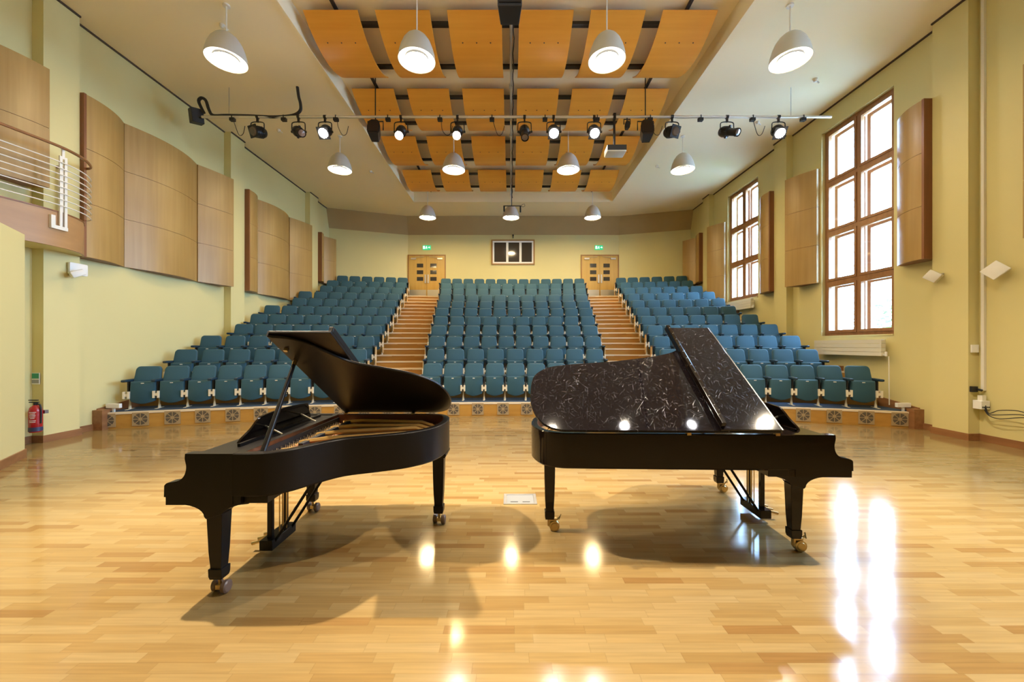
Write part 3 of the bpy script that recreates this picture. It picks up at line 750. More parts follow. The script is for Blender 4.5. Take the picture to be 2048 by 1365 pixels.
# ------------------------------------------------------------------ lighting bar with stage lights
PY, PZ = 9.2, 7.21
def bar(y, z, x0, x1, name, label, wires):
    b = MB().tube([(x0, y, z), (x1, y, z)], .032, 12)
    root = b.build(name, M['alu']); tag(root, label, 'lighting bar')
    for x in wires:
        zt = ZR if RX0 < x < RX1 else ZC
        MB().tube([(x, y, z), (x, y, zt)], .013 if abs(x) < 5 else .007, 6).build('suspension_wire', M['blackm'] if abs(x) < 5 else M['steel'], root)
    return root
bar(PY, PZ, -7.45, 7.72, 'lighting_bar', 'long pale pipe across the hall carrying the stage lights', (-6.80, -3.27, 3.24, 6.75))
bar(3.74, 7.25, -7.2, 7.2, 'lighting_bar', 'second lighting pipe overhead above the pianos', (-6.4, -2.4, 2.4, 6.4))
def light_parts(root, kind, lit):
    """clamp on the bar at the origin, yoke below, body aimed by its own rotation"""
    b = MB(); b.lathe([(.045, -.03), (.045, .03)], 12, axis='X', cap0=True, cap1=True); b.box(-.02, .02, -.02, .02, -.13, -.03); b.build('clamp', M['blackm'], root)
    w = .16 if kind != 'speaker' else .15
    y = MB(); y.tube(spline([(-w, 0, -.36), (-w, 0, -.22), (-w+.02, 0, -.14), (0, 0, -.12), (w-.02, 0, -.14), (w, 0, -.22), (w, 0, -.36)], 4), .012, 6)
    for s in (-1, 1): y.lathe([(.026, s*w-.012), (.026, s*w+.03)], 10, (0, 0, -.36), 'X', cap0=True, cap1=True)
    y.build('yoke', M['blackm'], root)
    bd_ = MB()
    if kind == 'profile':
        bd_.lathe([(.05, -.20), (.10, -.17), (.125, -.10), (.125, .02), (.085, .05), (.085, .24), (.095, .245), (.095, .30)], 16, axis='Z', cap0=True)
        for a in range(4): bd_.box(.125*cos(a*pi/2)-.02, .125*cos(a*pi/2)+.02, .125*sin(a*pi/2)-.02, .125*sin(a*pi/2)+.02, .0, .05)
        r, zl = .088, .28
    else:
        bd_.lathe([(.05, -.20), (.105, -.18), (.125, -.12), (.13, .10), (.12, .12)], 16, axis='Z', cap0=True)
        bd_.box(-.135, .135, -.135, .135, .10, .118); r, zl = .108, .13
        for k in range(4): bd_.lathe([(.13, -.12+.05*k), (.136, -.115+.05*k), (.136, -.10+.05*k), (.13, -.095+.05*k)], 16, axis='Z')
    body = bd_.build('body', M['blackm'], root, loc=(0, 0, -.36), smooth=40)
    MB().lathe([(r, zl-.01), (r*.8, zl+.012), (.0001, zl+.02)], 16, axis='Z').build('lens', M['spot_on'] if lit else M['lens'], body)
    return body
SP = {}
def stage_light(x, y, z, kind, lit, tgt, label, group, bar_=''):
    from mathutils import Vector
    key = (kind, lit)
    if key not in SP:
        SP[key] = r = thing('stage_light', 'x', 'stage light'); light_parts(r, kind, lit)
    else: r = copy_tree(SP[key])
    r.location = (x, y, z)
    body = [c for c in r.children if c.name.startswith('body')][0]
    d = Vector(tgt)-Vector((x, y, z-.36))
    body.rotation_euler = d.to_track_quat('Z', 'Y').to_euler()
    tag(r, label, 'stage light', group)
    return r, d.normalized()
G1 = 'stage lights on the lighting bar'
Xp = lambda px: (px-CX)/F*PY
vis = [(515, 'fresnel', False, (-9, 2, 4.2)), (597, 'profile', False, (-2.5, 6.5, 4.9)), (650, 'fresnel', True, (-4.6, 2.0, 0)), (802, 'profile', True, (-2.2, 2.2, 0)), (915, 'profile', True, (-1.0, 2.2, 0)),
       (1049, 'profile', False, (.4, 5.5, 2)), (1107, 'fresnel', True, (1.1, 2.2, 0)), (1188, 'fresnel', True, (2.0, 2.2, 0)), (1344, 'fresnel', False, (6.5, 3.5, 4.4)), (1454, 'profile', False, (7.2, 5.8, 4.8)), (1557, 'fresnel', True, (5.0, 2.0, 0))]
for k, (px, kind, lit, tgt) in enumerate(vis):
    r, d = stage_light(Xp(px), PY, PZ, kind, lit, tgt, '%s black stage light on the visible lighting bar, %s' % ('glowing' if lit else 'unlit', '%s light from the left wall' % ORD[k+1]), G1)
    if lit:
        p = r.location; q = (p[0]+d[0]*.33, p[1]+d[1]*.33, p[2]-.36+d[2]*.33)
        spot('stage_spot', q, tgt, 150, (1, .93, .82), 48, .8, .05)
over = [(-5.6, (-5.0, 6.4, 0), 400), (-4.3, (-2.2, 2.6, 0), 1800), (-2.2, (-2.2, 6.6, 0), 380), (-.6, (0, 6.8, 0), 320), (.78, (1.2, 2.6, 0), 360), (2.45, (2.2, 6.6, 0), 380), (3.95, (5.4, 6.4, 0), 560), (5.62, (2.6, 2.6, 0), 1550)]
for k, (x, tgt, pw_) in enumerate(over):
    r, d = stage_light(x, 3.74, 7.25, 'fresnel', True, tgt, 'glowing black stage light on the overhead second bar, %s from the left' % ORD[k+1], 'stage lights on the overhead bar')
    q = (x+d[0]*.18, 3.74+d[1]*.18, 6.89+d[2]*.18)
    spot('stage_spot', q, tgt, pw_*.92, (1, .84, .62), 72, .9, .06)
# plug boxes under the bar
for k, px in enumerate((465, 568, 672, 776, 880, 984, 1090, 1194, 1300, 1401, 1505, 1606)):
    b = MB().box(-.055, .055, -.04, .04, -.10, -.03).box(-.012, .012, -.035, .035, -.04, .035)
    if k in (0, 2, 4, 5, 8, 10): b.tube(spline([(.03, 0, -.10), (.05, .01, -.18-.03*(k % 5)), (.14, .02, -.42), (.24, .02, -.40), (.30, 0, -.22)], 4), .007, 5)
    tag(b.build('plug_box', M['black'], loc=(Xp(px), PY, PZ)), 'small black socket box with cable under the lighting bar, %s from the left' % ORD[k+1], 'socket box', 'socket boxes along the lighting bar')
# loudspeakers on the bar
def speaker(name, loc, sz, label, rot=(0, 0, 0), hang=None):
    w, d, h = sz
    root = thing(name, label, 'loudspeaker', loc)
    P = [(-w/2, -d/2), (w/2, -d/2), (w/2*.72, d/2), (-w/2*.72, d/2)]
    tf = lambda x, y, z: (x, y, z)
    c = MB(); c.rings([[(p[0]*s, p[1], z) for p in P] for z, s in ((-h, .78), (-h*.8, .96), (-h*.45, 1.0), (-h*.12, .80), (0, .42))])
    cab = c.build('cabinet', M['black'], root, rot=rot, smooth=25)
    MB().box(-w*.36, w*.36, -d/2-.012, -d/2-.001, -h*.88, -h*.14).build('grille', M['blackm'], cab, smooth=0)
    if hang:
        y = MB().tube([(0, 0, hang), (0, 0, -.02)], .015, 8); y.tube([(-w*.62, 0, -h*.35), (-w*.62, 0, .06), (w*.62, 0, .06), (w*.62, 0, -h*.35)], .014, 6)
        y.build('bracket', M['blackm'], root)
    return root
speaker('loudspeaker', (Xp(751), PY, PZ-.17), (.30, .26, .42), 'black loudspeaker under the lighting bar, nearer the left wall', (R(-18), 0, R(6)), .17)
speaker('loudspeaker', (Xp(1291), PY, PZ-.17), (.31, .26, .44), 'black loudspeaker under the lighting bar beside the projector', (R(-18), 0, R(-6)), .17)
speaker('small_loudspeaker', (Xp(1254), PY, PZ-.12), (.12, .11, .17), 'tiny black loudspeaker under the lighting bar above the projector', (0, 0, 0), .12)
root = thing('hanging_loudspeaker', 'large black loudspeaker hanging from the ceiling at the top centre', 'loudspeaker', (-.02, 5.5, 6.46))
MB().prism([(-.17, -.16), (.175, -.16), (.14, .17), (-.135, .17)], 0, .75).build('cabinet', M['black'], root, smooth=0, bevel=.01)
MB().box(-.15, .155, -.175, -.161, .04, .71).build('grille', M['blackm'], root, smooth=0)
MB().tube([(0, 0, .75), (0, 0, ZR-6.46)], .02, 8).box(-.16, .16, -.03, .03, .75, .80).build('bracket', M['blackm'], root)
# projector
root = thing('projector', 'ceiling projector with pale shell hanging under the lighting bar', 'projector', ((1231-CX)/F*PY, PY, 6.30))
MB().soft(rrect(-.24, .22, -.17, .17, .03, 3), .0, .16, .02, 'XY').build('shell', M['projw'], root, smooth=40)
MB().box(-.235, .215, -.178, -.168, .03, .15).build('front_plate', M['black'], root, smooth=0)
MB().lathe([(.055, -.0), (.052, .05), (.036, .052), (.0001, .03)], 16, (-.13, -.17, .09), 'Y').build('projector_lens', M['lens'], root, rot=(0, 0, 0))
b = MB().box(-.15, .15, -.08, .08, .16, .20).tube([(-.03, 0, .2), (-.03, 0, .93)], .028, 10).box(-.06, .0, -.05, .05, .84, .98)
b.build('ceiling_mount', M['blackm'], root)
# black flood speaker and thick cable at the left end of the bar
root = thing('wall_loudspeaker', 'dark square loudspeaker on the left wall at the end of the lighting bar', 'loudspeaker', (-7.62, 9.25, 7.26))
MB().box(-.17, .10, -.12, .12, -.16, .16).build('cabinet', M['black'], root, rot=(R(8), R(10), R(-38)), bevel=.01, smooth=0)
MB().tube([(.0, 0, -.05), (.22, -.05, -.05)], .02, 8).build('bracket', M['blackm'], root)
def Pb(px, py, y=PY): return ((px-CX)/F*y, y, H+(HY-py)/F*y)
pts = [Pb(408, 226), Pb(399, 208), Pb(398, 200), Pb(404, 196), Pb(412, 202), Pb(418, 220), Pb(427, 231), Pb(455, 231), Pb(500, 232), Pb(548, 234), Pb(585, 231), Pb(600, 222), Pb(601, 208)]
e_ = Pb(598, 190); pts += [(-5.12, PY, 7.7), (-5.14, PY-.02, ZC)]
tag(MB().tube(spline(pts, 5), .035, 8).build('bar_cable', M['black']), 'thick black cable looping over the left end of the lighting bar', 'cable')
# detectors on the ceiling
for k, (x, y, lab) in enumerate(((-6.7, 11.0, 'left ceiling beyond the lighting bar'), (7.10, 8.9, 'right ceiling beside the nearest lamp'), (6.85, 10.6, 'right ceiling beyond the lighting bar'), (5.05, 13.2, 'right ceiling beside the middle row'), (-5.0, 13.6, 'left ceiling behind the middle row'), (-5.6, 7.4, 'left ceiling beside the nearest lamp'))):
    b = MB().lathe([(.05, -.0), (.05, -.03), (.035, -.05), (.03, -.07), (.0001, -.075)], 14)
    b.tube([(.03, 0, -.04), (.10, .02, -.08)], .018, 6)
    tag(b.build('ceiling_detector', M['white'], loc=(x, y, ZC)), 'small white detector on the %s' % lab, 'detector')

# ------------------------------------------------------------------ balcony
BC = [(-8.02, 3.6), (-7.93, 4.6), (-7.86, 5.2), (-7.78, 5.8), (-7.70, 6.3), (-7.72, 6.65), (-7.86, 6.98), (-8.12, 7.24)]
bc = spline(BC, 8)
root = thing('balcony', 'x', 'balcony'); del root['label']; del root['category']; root['kind'] = 'structure'
MB().prism([(x-.02, y) for x, y in bc]+[(-XW+.02, 7.21), (-XW+.02, 3.6)], 3.385, 3.94).build('slab', M['paint'], root, smooth=30)
f = MB(); f.rings([[(x-.02, y, 3.37), (x+.02, y, 3.37), (x+.02, y, 3.955), (x-.02, y, 3.955)] for x, y in bc]); f.build('fascia', wood('balcony_veneer', (.36, .19, .075), (.44, .245, .10), .42, 'Y', .6), root)
f = MB(); f.rings([[(x-.04, y, 3.955), (x+.03, y, 3.955), (x+.03, y, 3.975), (x-.04, y, 3.975)] for x, y in bc]); f.build('edge_strip', M['panel_edge'], root)
root = thing('balcony_railing', 'white steel balcony railing with a wooden handrail and horizontal bars', 'railing')
RC = [(-7.98, 3.6), (-7.88, 4.6), (-7.80, 5.2), (-7.72, 5.8), (-7.63, 6.35), (-7.64, 6.65), (-7.74, 6.95), (-7.95, 7.22), (-8.12, 7.26), (-8.2, 7.22)]
rc = spline(RC, 8)
hr = MB(); hr.rings([[(x+.028*cos(a), y, 5.06+.024*sin(a)) for a in [2*pi*k/8 for k in range(8)]] for x, y in rc]); hr.build('handrail', M['skirt'], root)
for k in range(8):
    z = 4.07+.105*k
    MB().tube([(x, y, z) for x, y in rc], .009, 6).build('rail_bar', M['white'], root)
def post(cx, cy, name='post'):
    b = MB()
    b.box(-.012, .012, -.055, -.015, -.32, .92); b.box(-.012, .012, .015, .055, -.32, .92)
    b.box(-.010, .010, -.02, .02, .88, 1.08); b.box(-.03, .017, -.18, .06, -.34, -.28); b.box(-.03, .016, -.18, -.12, -.281, -.12)
    return b.build(name, M['white'], root, loc=(cx, cy, 4.0), smooth=0)
post(-7.655, 6.52); post(-7.88, 4.6)
b = MB().box(-.03, .03, -.03, .03, 0, .93); b.build('post', M['white'], root, loc=(-8.05, 6.85, 3.95), smooth=0)
MB().box(-.02, .25, -.02, .02, 0, .04).build('handrail_bracket', M['skirt'], root, loc=(-8.30, 6.85, 4.88), smooth=0)

# ------------------------------------------------------------------ wall fittings
def monitor(name, loc, rot, size, label, arm):
    w, d, h = size
    root = thing(name, label, 'loudspeaker', loc)
    MB().soft(rrect(-w/2, w/2, -h/2, h/2, .015, 3), -d/2, d/2, .012, 'XZ').build('cabinet', M['white'], root, rot=rot, smooth=40)
    MB().tube([arm, (0, 0, 0)], .016, 8).build('bracket', M['steel'], root)
    return root
monitor('wall_speaker', (-7.98, 7.02, 3.02), (0, R(-28), R(65)), (.19, .10, .11), 'small white speaker on the left pilaster under the balcony', (-.17, .02, -.02))
monitor('wall_speaker', (8.02, 7.25, 3.01), (0, R(38), R(-60)), (.20, .13, .18), 'small white speaker on the near right pilaster', (.13, -.06, .04))
b = MB().soft(rrect(-.15, .15, -.11, .11, .02, 3), 0, .05, .008, 'YZ')
tag(b.build('sensor_box', M['whitep'], loc=(-8.13, 7.14, 3.12), smooth=40), 'small white box on the left pilaster above the wall speaker', 'sensor')
root = thing('antenna_panel', 'white diamond-mounted flat panel on the right wall beside the conduit', 'panel', (8.20, 6.46, 2.97))
MB().soft(rrect(-.125, .125, -.125, .125, .012, 3), -.02, .02, .008, 'YZ').build('flat_panel', M['white'], root, rot=(R(45), R(14), R(20)), smooth=40)
MB().tube(spline([(.06, .0, .0), (.10, .14, -.02), (.11, .20, .03), (.12, .28, 0)], 4), .006, 5).build('panel_cable', M['grey'], root)
MB().tube([(0, 0, 0), (.14, 0, 0)], .015, 8).build('bracket', M['steel'], root)
tag(MB().box(8.305, XW, 6.70, 6.745, .90, ZC).build('wall_conduit', M['white'], smooth=0), 'vertical white conduit running up the right wall', 'conduit')
b = MB().box(XP-.0, XP+.02, 0, 0, 0, 0) if False else MB()
tag(MB().box(8.18, 8.30, 6.765, 6.795, 1.57, 1.71).build('switch_plate', M['whitep'], smooth=0, bevel=.004), 'white switch plate on the right pilaster beside the conduit', 'switch')
tag(MB().box(8.17, 8.27, 6.755, 6.795, .87, .97).tube([(8.25, 6.75, .92), (8.30, 6.72, .90)], .02, 8).build('wall_socket', M['black'], smooth=30), 'black wall socket on the right pilaster beside the conduit', 'socket')
root = thing('junction_box', 'white box of cable sockets low on the right wall under the conduit', 'junction box', (8.27, 6.71, .58))
MB().box(-.08, .07, -.07, .06, 0, .15).build('box', M['whitep'], root, smooth=0, bevel=.006)
MB().box(-.03, .04, -.04, .03, .15, .24).build('conduit_foot', M['white'], root, smooth=0)
for k in range(5): MB().lathe([(.011, -.075), (.011, -.068)], 8, (-.06+.028*k, 0, .04), 'Y', cap0=True, cap1=True).build('jack', M['black'], root)
for k, (dz, sag, nm) in enumerate(((.02, .10, 'lowest'), (.05, .04, 'middle'), (.09, -.02, 'topmost'))):
    p = spline([(8.24+.01*k, 6.64, .56+dz), (8.24, 6.58, .52-sag*.3), (8.22, 6.42, .50-sag*.6+dz), (8.20, 6.16, .54-sag*.3+dz), (8.19, 5.975, .555+dz*.3)], 5)
    tag(MB().tube(p, .007, 6).build('cable', M['black']), 'thin black cable from the junction box to the low radiator, %s' % nm, 'cable', 'black cables beside the low radiator')
# radiators
def radiator(loc, L, h, label, slats=4, legs=False):
    root = thing('radiator', label, 'radiator', loc)
    b = MB(); sh = h/slats
    for k in range(slats): b.soft([(-.05, k*sh+.003), (.05, k*sh+.003), (.05, (k+1)*sh-.003), (-.05, (k+1)*sh-.003)], -L/2, L/2, .006, 'XZ', tf=lambda x, y, z: (x, y, z))
    b.build('body', M['rad'], root, smooth=30)
    v = MB().tube([(0, -L/2-.06, .03), (0, -L/2, .03)], .016, 8).lathe([(.022, -.03), (.022, .06), (.015, .07)], 10, (0, -L/2-.06, .03), cap0=True, cap1=True)
    v.build('valve', M['whitep'], root)
    b = MB().box(.05, .15, -L/2+.1, -L/2+.14, .05, h-.05).box(.05, .15, L/2-.14, L/2-.1, .05, h-.05)
    if legs: b.box(-.02, .02, -L/2+.1, -L/2+.14, -legs, .01).box(-.02, .02, L/2-.14, L/2-.1, -legs, .01)
    b.build('wall_bracket', M['rad'], root, smooth=0)
    return root
radiator((8.20, 9.33, 1.46), 1.86, .37, 'long white slatted radiator under the large window')
radiator((8.20, 13.78, 2.97), 1.6, .34, 'white slatted radiator under the farther right window beside the seats')
radiator((8.20, 5.02, .10), 2.0, .42, 'low white radiator at the right edge of the floor', 4, .10)
tag(MB().tube([(8.22, 8.30, 1.46), (8.23, 8.30, .40)], .010, 6).build('heating_pipe', M['white']), 'thin white heating pipe dropping from the long radiator', 'pipe')
root = thing('stage_box', 'black cable box lying on the low radiator', 'equipment box', (8.19, 5.80, .525))
MB().box(-.06, .06, -.18, .18, 0, .07).build('case', M['black'], root, smooth=0, bevel=.006)
for k in range(4): MB().box(-.065, -.058, -.15+.085*k, -.10+.085*k, .018, .05).build('connector', M['grey'], root, smooth=0)
# sockets standing at the ends of the platform
for s, lab in ((-1, 'left'), (1, 'right')):
    root = thing('socket_post', 'small white socket post on the platform by the %s wall' % lab, 'socket', (s*8.16, arcY(25, s*8.16)+.12, ZP))
    MB().box(-.14, .14, -.03, .03, .08, .17).build('socket_box', M['whitep'], root, smooth=0, bevel=.005)
    MB().box(-.02, .02, -.015, .015, 0, .08).build('foot', M['whitep'], root, smooth=0)
# fire extinguisher in the alcove
root = thing('fire_extinguisher', 'red fire extinguisher hanging in the alcove below the balcony', 'fire extinguisher', (-8.10, 6.50, .22))
MB().lathe([(.0001, 0), (.07, 0), (.082, .02), (.082, .36), (.07, .42), (.03, .455), (.025, .47)], 24, cap0=True).build('cylinder', M['red'], root, smooth=50)
MB().lathe([(.0835, .02), (.0835, .09)], 24).build('base_band', M['blueb'], root)
lab = MB().lathe([(.0832, .15), (.0832, .36)], 24)
lab.build('printed_label', M['red'], root)
t = MB()
for k, (z, a) in enumerate(((.34, 30), (.315, 22), (.29, 26), (.265, 24), (.24, 18), (.20, 28), (.175, 25))):
    rr = [[(.0842*cos(R(q)), .0842*sin(R(q)), z), (.0842*cos(R(q)), .0842*sin(R(q)), z+.010)] for q in [-65-a+2*a*j/8 for j in range(9)]]
    t.rings(rr, False, False, closed=False)
t.build('label_text', M['whitep'], root)
v = MB().lathe([(.028, .46), (.028, .50)], 12, cap0=True, cap1=True).box(-.10, .05, -.014, .014, .50, .516).box(-.11, .04, -.012, .012, .535, .55)
v.tube(spline([(.03, 0, .48), (.075, 0, .46), (.095, 0, .36), (.09, 0, .15)], 4), .012, 8)
v.build('valve_handle', M['black'], root)
MB().box(-.06, .06, .08, .135, .30, .36).build('wall_bracket', M['steel'], root, smooth=0)
root = thing('safety_sign', 'small green and white sign in the alcove above the extinguisher', 'sign', (-8.27, 6.640, 1.02))
MB().box(-.07, .07, -.006, 0, 0, .20).build('sign_plate', M['whitep'], root, smooth=0)
MB().box(-.06, .06, -.009, -.0062, .10, .19).build('green_field', mat('sign_green', (.03, .30, .15), .5), root, smooth=0)
MB().box(-.06, .06, -.009, -.0062, .02, .08).build('grey_field', M['grey'], root, smooth=0)
# floor box between the pianos
root = thing('floor_box', 'rectangular metal floor box set in the boards between the pianos', 'floor box', (.10, 4.21, 0))
b = MB(); b.box(-.18, .18, -.14, -.11, 0, .006); b.box(-.18, .18, .11, .14, 0, .006); b.box(-.18, -.15, -.11, .11, 0, .006); b.box(.15, .18, -.11, .11, 0, .006)
b.build('frame', M['plate'], root, smooth=0)
MB().box(-.148, .148, -.108, .108, 0, .005).build('cover', mat('cover_insert', (.24, .25, .26), .45, metal=.4), root, smooth=0)
for x in (-.065, .065): MB().box(x-.04, x+.04, -.09, -.072, .0046, .0056).build('cable_slot', M['black'], root, smooth=0)

# ------------------------------------------------------------------ grand pianos
def offset_in(poly, d):
    n = len(poly); out = []
    A = sum(poly[i][0]*poly[(i+1) % n][1]-poly[(i+1) % n][0]*poly[i][1] for i in range(n))
    s = 1 if A > 0 else -1
    for i in range(n):
        a, b, c = poly[i-1], poly[i], poly[(i+1) % n]
        e1 = (b[0]-a[0], b[1]-a[1]); e2 = (c[0]-b[0], c[1]-b[1])
        l1 = sqrt(e1[0]**2+e1[1]**2) or 1; l2 = sqrt(e2[0]**2+e2[1]**2) or 1
        nx = -(e1[1]/l1+e2[1]/l2)*s; ny = (e1[0]/l1+e2[0]/l2)*s; L = sqrt(nx*nx+ny*ny) or 1
        k = 2/(L*L) if L > .9 else 1.4
        out.append((b[0]+nx*d*min(k, .8)*1.0*(1 if L > .01 else 0), b[1]+ny*d*min(k, .8)))
    return out
def piano(label, name, loc, rz, W, curve, legs, body, lidmat, theta, fold, flapw, caster, LW, desk_mat):
    """curve: outline (x, v) from the treble side round the tail to the spine; v = distance from the spine"""
    root = thing(name, label, 'piano', loc, rz)
    ZR_, ZBt = .985, .695
    X0 = .45
    oc = spline(curve, 6)
    out = [(X0, W)]+[p for p in oc if p[0] > X0+.01]+[(X0, 0.)]
    inn = offset_in(out, .055)
    inn = [(max(x, X0+.05), v) for x, v in inn]
    Y = lambda pts: [(x, -v) for x, v in pts]
    def ring(pts, z): return [(x, -v, z) for x, v in pts]
    b = MB(); n = len(out)
    edge = offset_in(out, .006)
    b.rings([ring(inn, ZBt), ring(offset_in(out, .01), ZBt), ring(out, ZBt+.012), ring(out, ZR_-.006), ring(edge, ZR_), ring(inn, ZR_)], False, False)
    b.build('rim', body, root, smooth=30)
    i2 = offset_in(inn, .003)
    b = MB(); b.rings([ring(inn, ZR_-.001), ring(i2, ZR_-.001), ring(i2, .70)], False, False); b.build('inner_rim', M['mahog'], root, smooth=30)
    # arms with the ogee profile
    prof = spline([(.139, .985), (.137, .95), (.146, .905), (.142, .865), (.127, .832), (.10, .81), (.07, .801), (.02, .792), (.002, .775)], 4)
    prof += [(0, .70), (.012, .70), (.012, .648), (X0+.001, .648), (X0+.001, .985)]
    for v0_, v1_ in ((0, .065), (W-.065, W)):
        MB().prism(prof, -v0_, -v1_, 'XZ').build('arm', body, root, smooth=30)
    MB().box(.05, .50, -W+.004, -.004, .645, .712).box(.50, .66, -W+.035, -.004, .645, .712).build('keybed', body, root, smooth=0, bevel=.004)
    MB().box(.0, .028, -W+.066, -.066, .66, .745).build('keyslip', body, root, smooth=0, bevel=.004)
    # keyboard
    kb = MB(); v0_, v1_ = .13, W-.13; kw = (v1_-v0_)/52
    for k in range(52): kb.box(.032, .165, -(v0_+kw*(k+1))+.0006, -(v0_+kw*k)-.0006, .70, .752)
    for k in range(51):
        if k % 7 in (0, 1, 3, 4, 5): kb.box(.075, .165, -(v0_+kw*(k+1))-.006, -(v0_+kw*(k+1))+.006, .752, .764, 1)
    kb.build('keyboard', [M['whitep'], M['black']], root, smooth=0)
    for a, c in ((.066, .128), (W-.128, W-.066)): MB().box(.03, .165, -c, -a, .70, .775).build('key_block', body, root, smooth=0, bevel=.004)
    fb = MB().prism([(.168, .75), (.185, .75), (.20, .955), (.188, .968), (.178, .955)], -.066, -(W-.066), 'XZ'); fb.build('fallboard', body, root, smooth=0)
    MB().box(.185, X0+.02, -W+.066, -.066, .958, .978).build('music_shelf', body, root, smooth=0, bevel=.003)
    # music desk
    P = spline([(.20, 0), (.22, .035), (.28, .09), (.33, .155), (.40, .185), (W/2, .20), (W-.50, .185), (W-.43, .155), (W-.38, .09), (W-.31, .035), (W-.29, 0)], 4)
    tf = lambda v, a, h: (.27+a+.32*h, -v, .98+.93*h)
    d_ = MB(); d_.rings([[tf(v, 0, h) for v, h in P], [tf(v, .018, h) for v, h in P]]); d_.build('music_desk', desk_mat, root, smooth=30)
    for v in (.42, W-.55):
        MB().tube([(.30, -v, 1.06), (.45, -v, .985)], .008, 6).build('desk_strut', M['steel'], root)
    MB().box(.34, .36, -W+.20, -.14, .979, 1.0).build('desk_slide', body, root, smooth=0)
    # inside: soundboard, plate, struts, strings, dampers
    sb = [(x, -v) for x, v in i2]
    MB().prism(sb, .825, .835).build('soundboard', M['spruce'], root, smooth=0)
    p1 = offset_in(i2, .004); p2 = offset_in(i2, .085)
    p2 = [(max(x, X0+.17), v) for x, v in p2]
    pl = MB(); pl.rings([ring(p1, .893), ring(p2, .893), ring(p2, .873), ring(p1, .873)], False, False); pl.rings([ring(p1, .873), ring(p1, .893)], False, False)
    plate = pl.build('iron_plate', M['gold'], root, smooth=30)
    xf = X0+.16
    xt = max(p[0] for p in out)
    def inner_x(v):
        c = [x for (x, vv) in p2 if abs(vv-v) < .09 and x > X0+.3]
        return max(c) if c else xt-.4
    for v0_, v1_ in ((.18, .22), (.45, .36), (.72, .46), (.98, .66), (W-.27, .98)):
        xe = inner_x(v1_)-.02
        MB().tube([(xf, -v0_, .930), (xf+.2, -(v0_+(v1_-v0_)*.2), .945), (xe-.12, -(v0_+(v1_-v0_)*.9), .936), (xe, -v1_, .898)], [.018, .022, .020, .016], 6).build('plate_strut', M['gold'], root, smooth=50)
    st = MB()
    for k in range(70):
        v = .16+(W-.32)*k/69; ve = .10+(v-.16)*.70
        xe = max(xf+.12, inner_x(ve)-.03)
        st.tube([(xf-.04, -v, .904), (xe, -ve, .902)], .0022, 4, cap=False)
    tag(st.build('strings', M['string'], root), kind='stuff')
    dm = MB(); dm.box(X0+.20, X0+.235, -W+.42, -.14, .895, .945); dm.build('dampers', M['black'], root, smooth=0)
    MB().box(X0+.245, X0+.262, -W+.30, -W+.62, .902, .916).build('felt_strip', M['felt'], root, smooth=0)
    MB().box(X0+.05, X0+.15, -W+.10, -.10, .892, .900).build('pin_block', M['gold'], root, smooth=0)
    tp = MB()
    for k in range(90):
        v = .14+(W-.28)*k/89; x = X0+.065+.022*(k % 4); tp.lathe([(.0035, .90), (.0035, .922)], 5, (x, -v, 0), cap1=True)
    tag(tp.build('tuning_pins', M['steel'], root), kind='stuff')
    MB().box(X0+.049, X0+.060, -W+.06, -.06, .80, .955).build('stretcher', M['black'], root, smooth=0)
    # legs
    for (lx, lv, front) in legs:
        lg = MB()
        hw = .050*LW
        if front:
            br = [(lx-.235, .648), (lx+.24, .648), (lx+.235, .632), (lx+.17, .625), (lx+.105, .605), (lx+hw+.012, .575), (lx+hw, .560), (lx-hw, .530), (lx-hw-.012, .545)]
            br += [(lx-.235+(.223-hw)*cos(q*pi/14), .545+.083*sin(q*pi/14)) for q in range(1, 8)]
            lg.prism(br, -lv-.052, -lv+.052, 'XZ')
            zt = .56
        else:
            lg.box(lx-.14, lx+.085, -lv-.12, -lv+.12, .675, .697); lg.box(lx-.10, lx+.075, -lv-.10, -lv+.10, .655, .675); zt = .655
        rings = []
        for z, q in ((zt, hw), (.45, hw*.93), (.30, hw*.84), (.185, hw*.70), (.185, hw*.88), (.135, hw*.86), (.112, hw*.76)):
            rings.append([(lx-q, -lv-q*.9, z), (lx+q, -lv-q*.9, z), (lx+q, -lv+q*.9, z), (lx-q, -lv+q*.9, z)])
        lg.rings(rings)
        leg = lg.build('leg', body, root, smooth=0, bevel=.003)
        if caster == 'brass':
            c = MB(); ox = -.05 if front else .0; ox = -.045
            c.lathe([(.018, .045), (.018, .115)], 14, (lx, -lv, 0), cap0=True, cap1=True)
            c.lathe([(.030, -.028), (.046, -.026), (.048, -.018), (.044, -.012), (.044, .012), (.048, .018), (.046, .026), (.030, .028)], 22, (lx+ox, -lv+.0, .048), 'Y', cap0=True, cap1=True)
            c.lathe([(.034, -.0285), (.030, -.033), (.0001, -.033)], 18, (lx+ox, -lv, .048), 'Y'); c.lathe([(.034, .0285), (.030, .033), (.0001, .033)], 18, (lx+ox, -lv, .048), 'Y')
            c.box(lx+ox-.02, lx+.01, -lv-.02, -lv+.02, .095, .115)
            c.tube([(lx+ox-.02, -lv, .10), (lx+ox-.05, -lv, .125)], .008, 6); c.tube([(lx+ox-.06, -lv-.02, .14), (lx+ox-.04, -lv+.02, .112)], .006, 6)
            c.build('caster', M['brass'], leg, smooth=40)
        else:
            c = MB()
            for s in (-1, 1): MB().lathe([(.012, -.020), (.034, -.020), (.043, -.012), (.043, .012), (.034, .020), (.012, .020)], 18, (lx+s*.040, -lv+.02-s*.012, .043), 'X', cap0=True, cap1=True).build('caster_wheel', M['wheel'], leg, smooth=40)
            MB().box(lx-.02, lx+.02, -lv-.012, -lv+.03, .03, .06).tube([(lx, -lv+.01, .05), (lx, -lv, .115)], .011, 8).build('caster_fork', M['brass'], leg, smooth=30)
    # pedal lyre
    ly = MB(); cv = W/2+.02
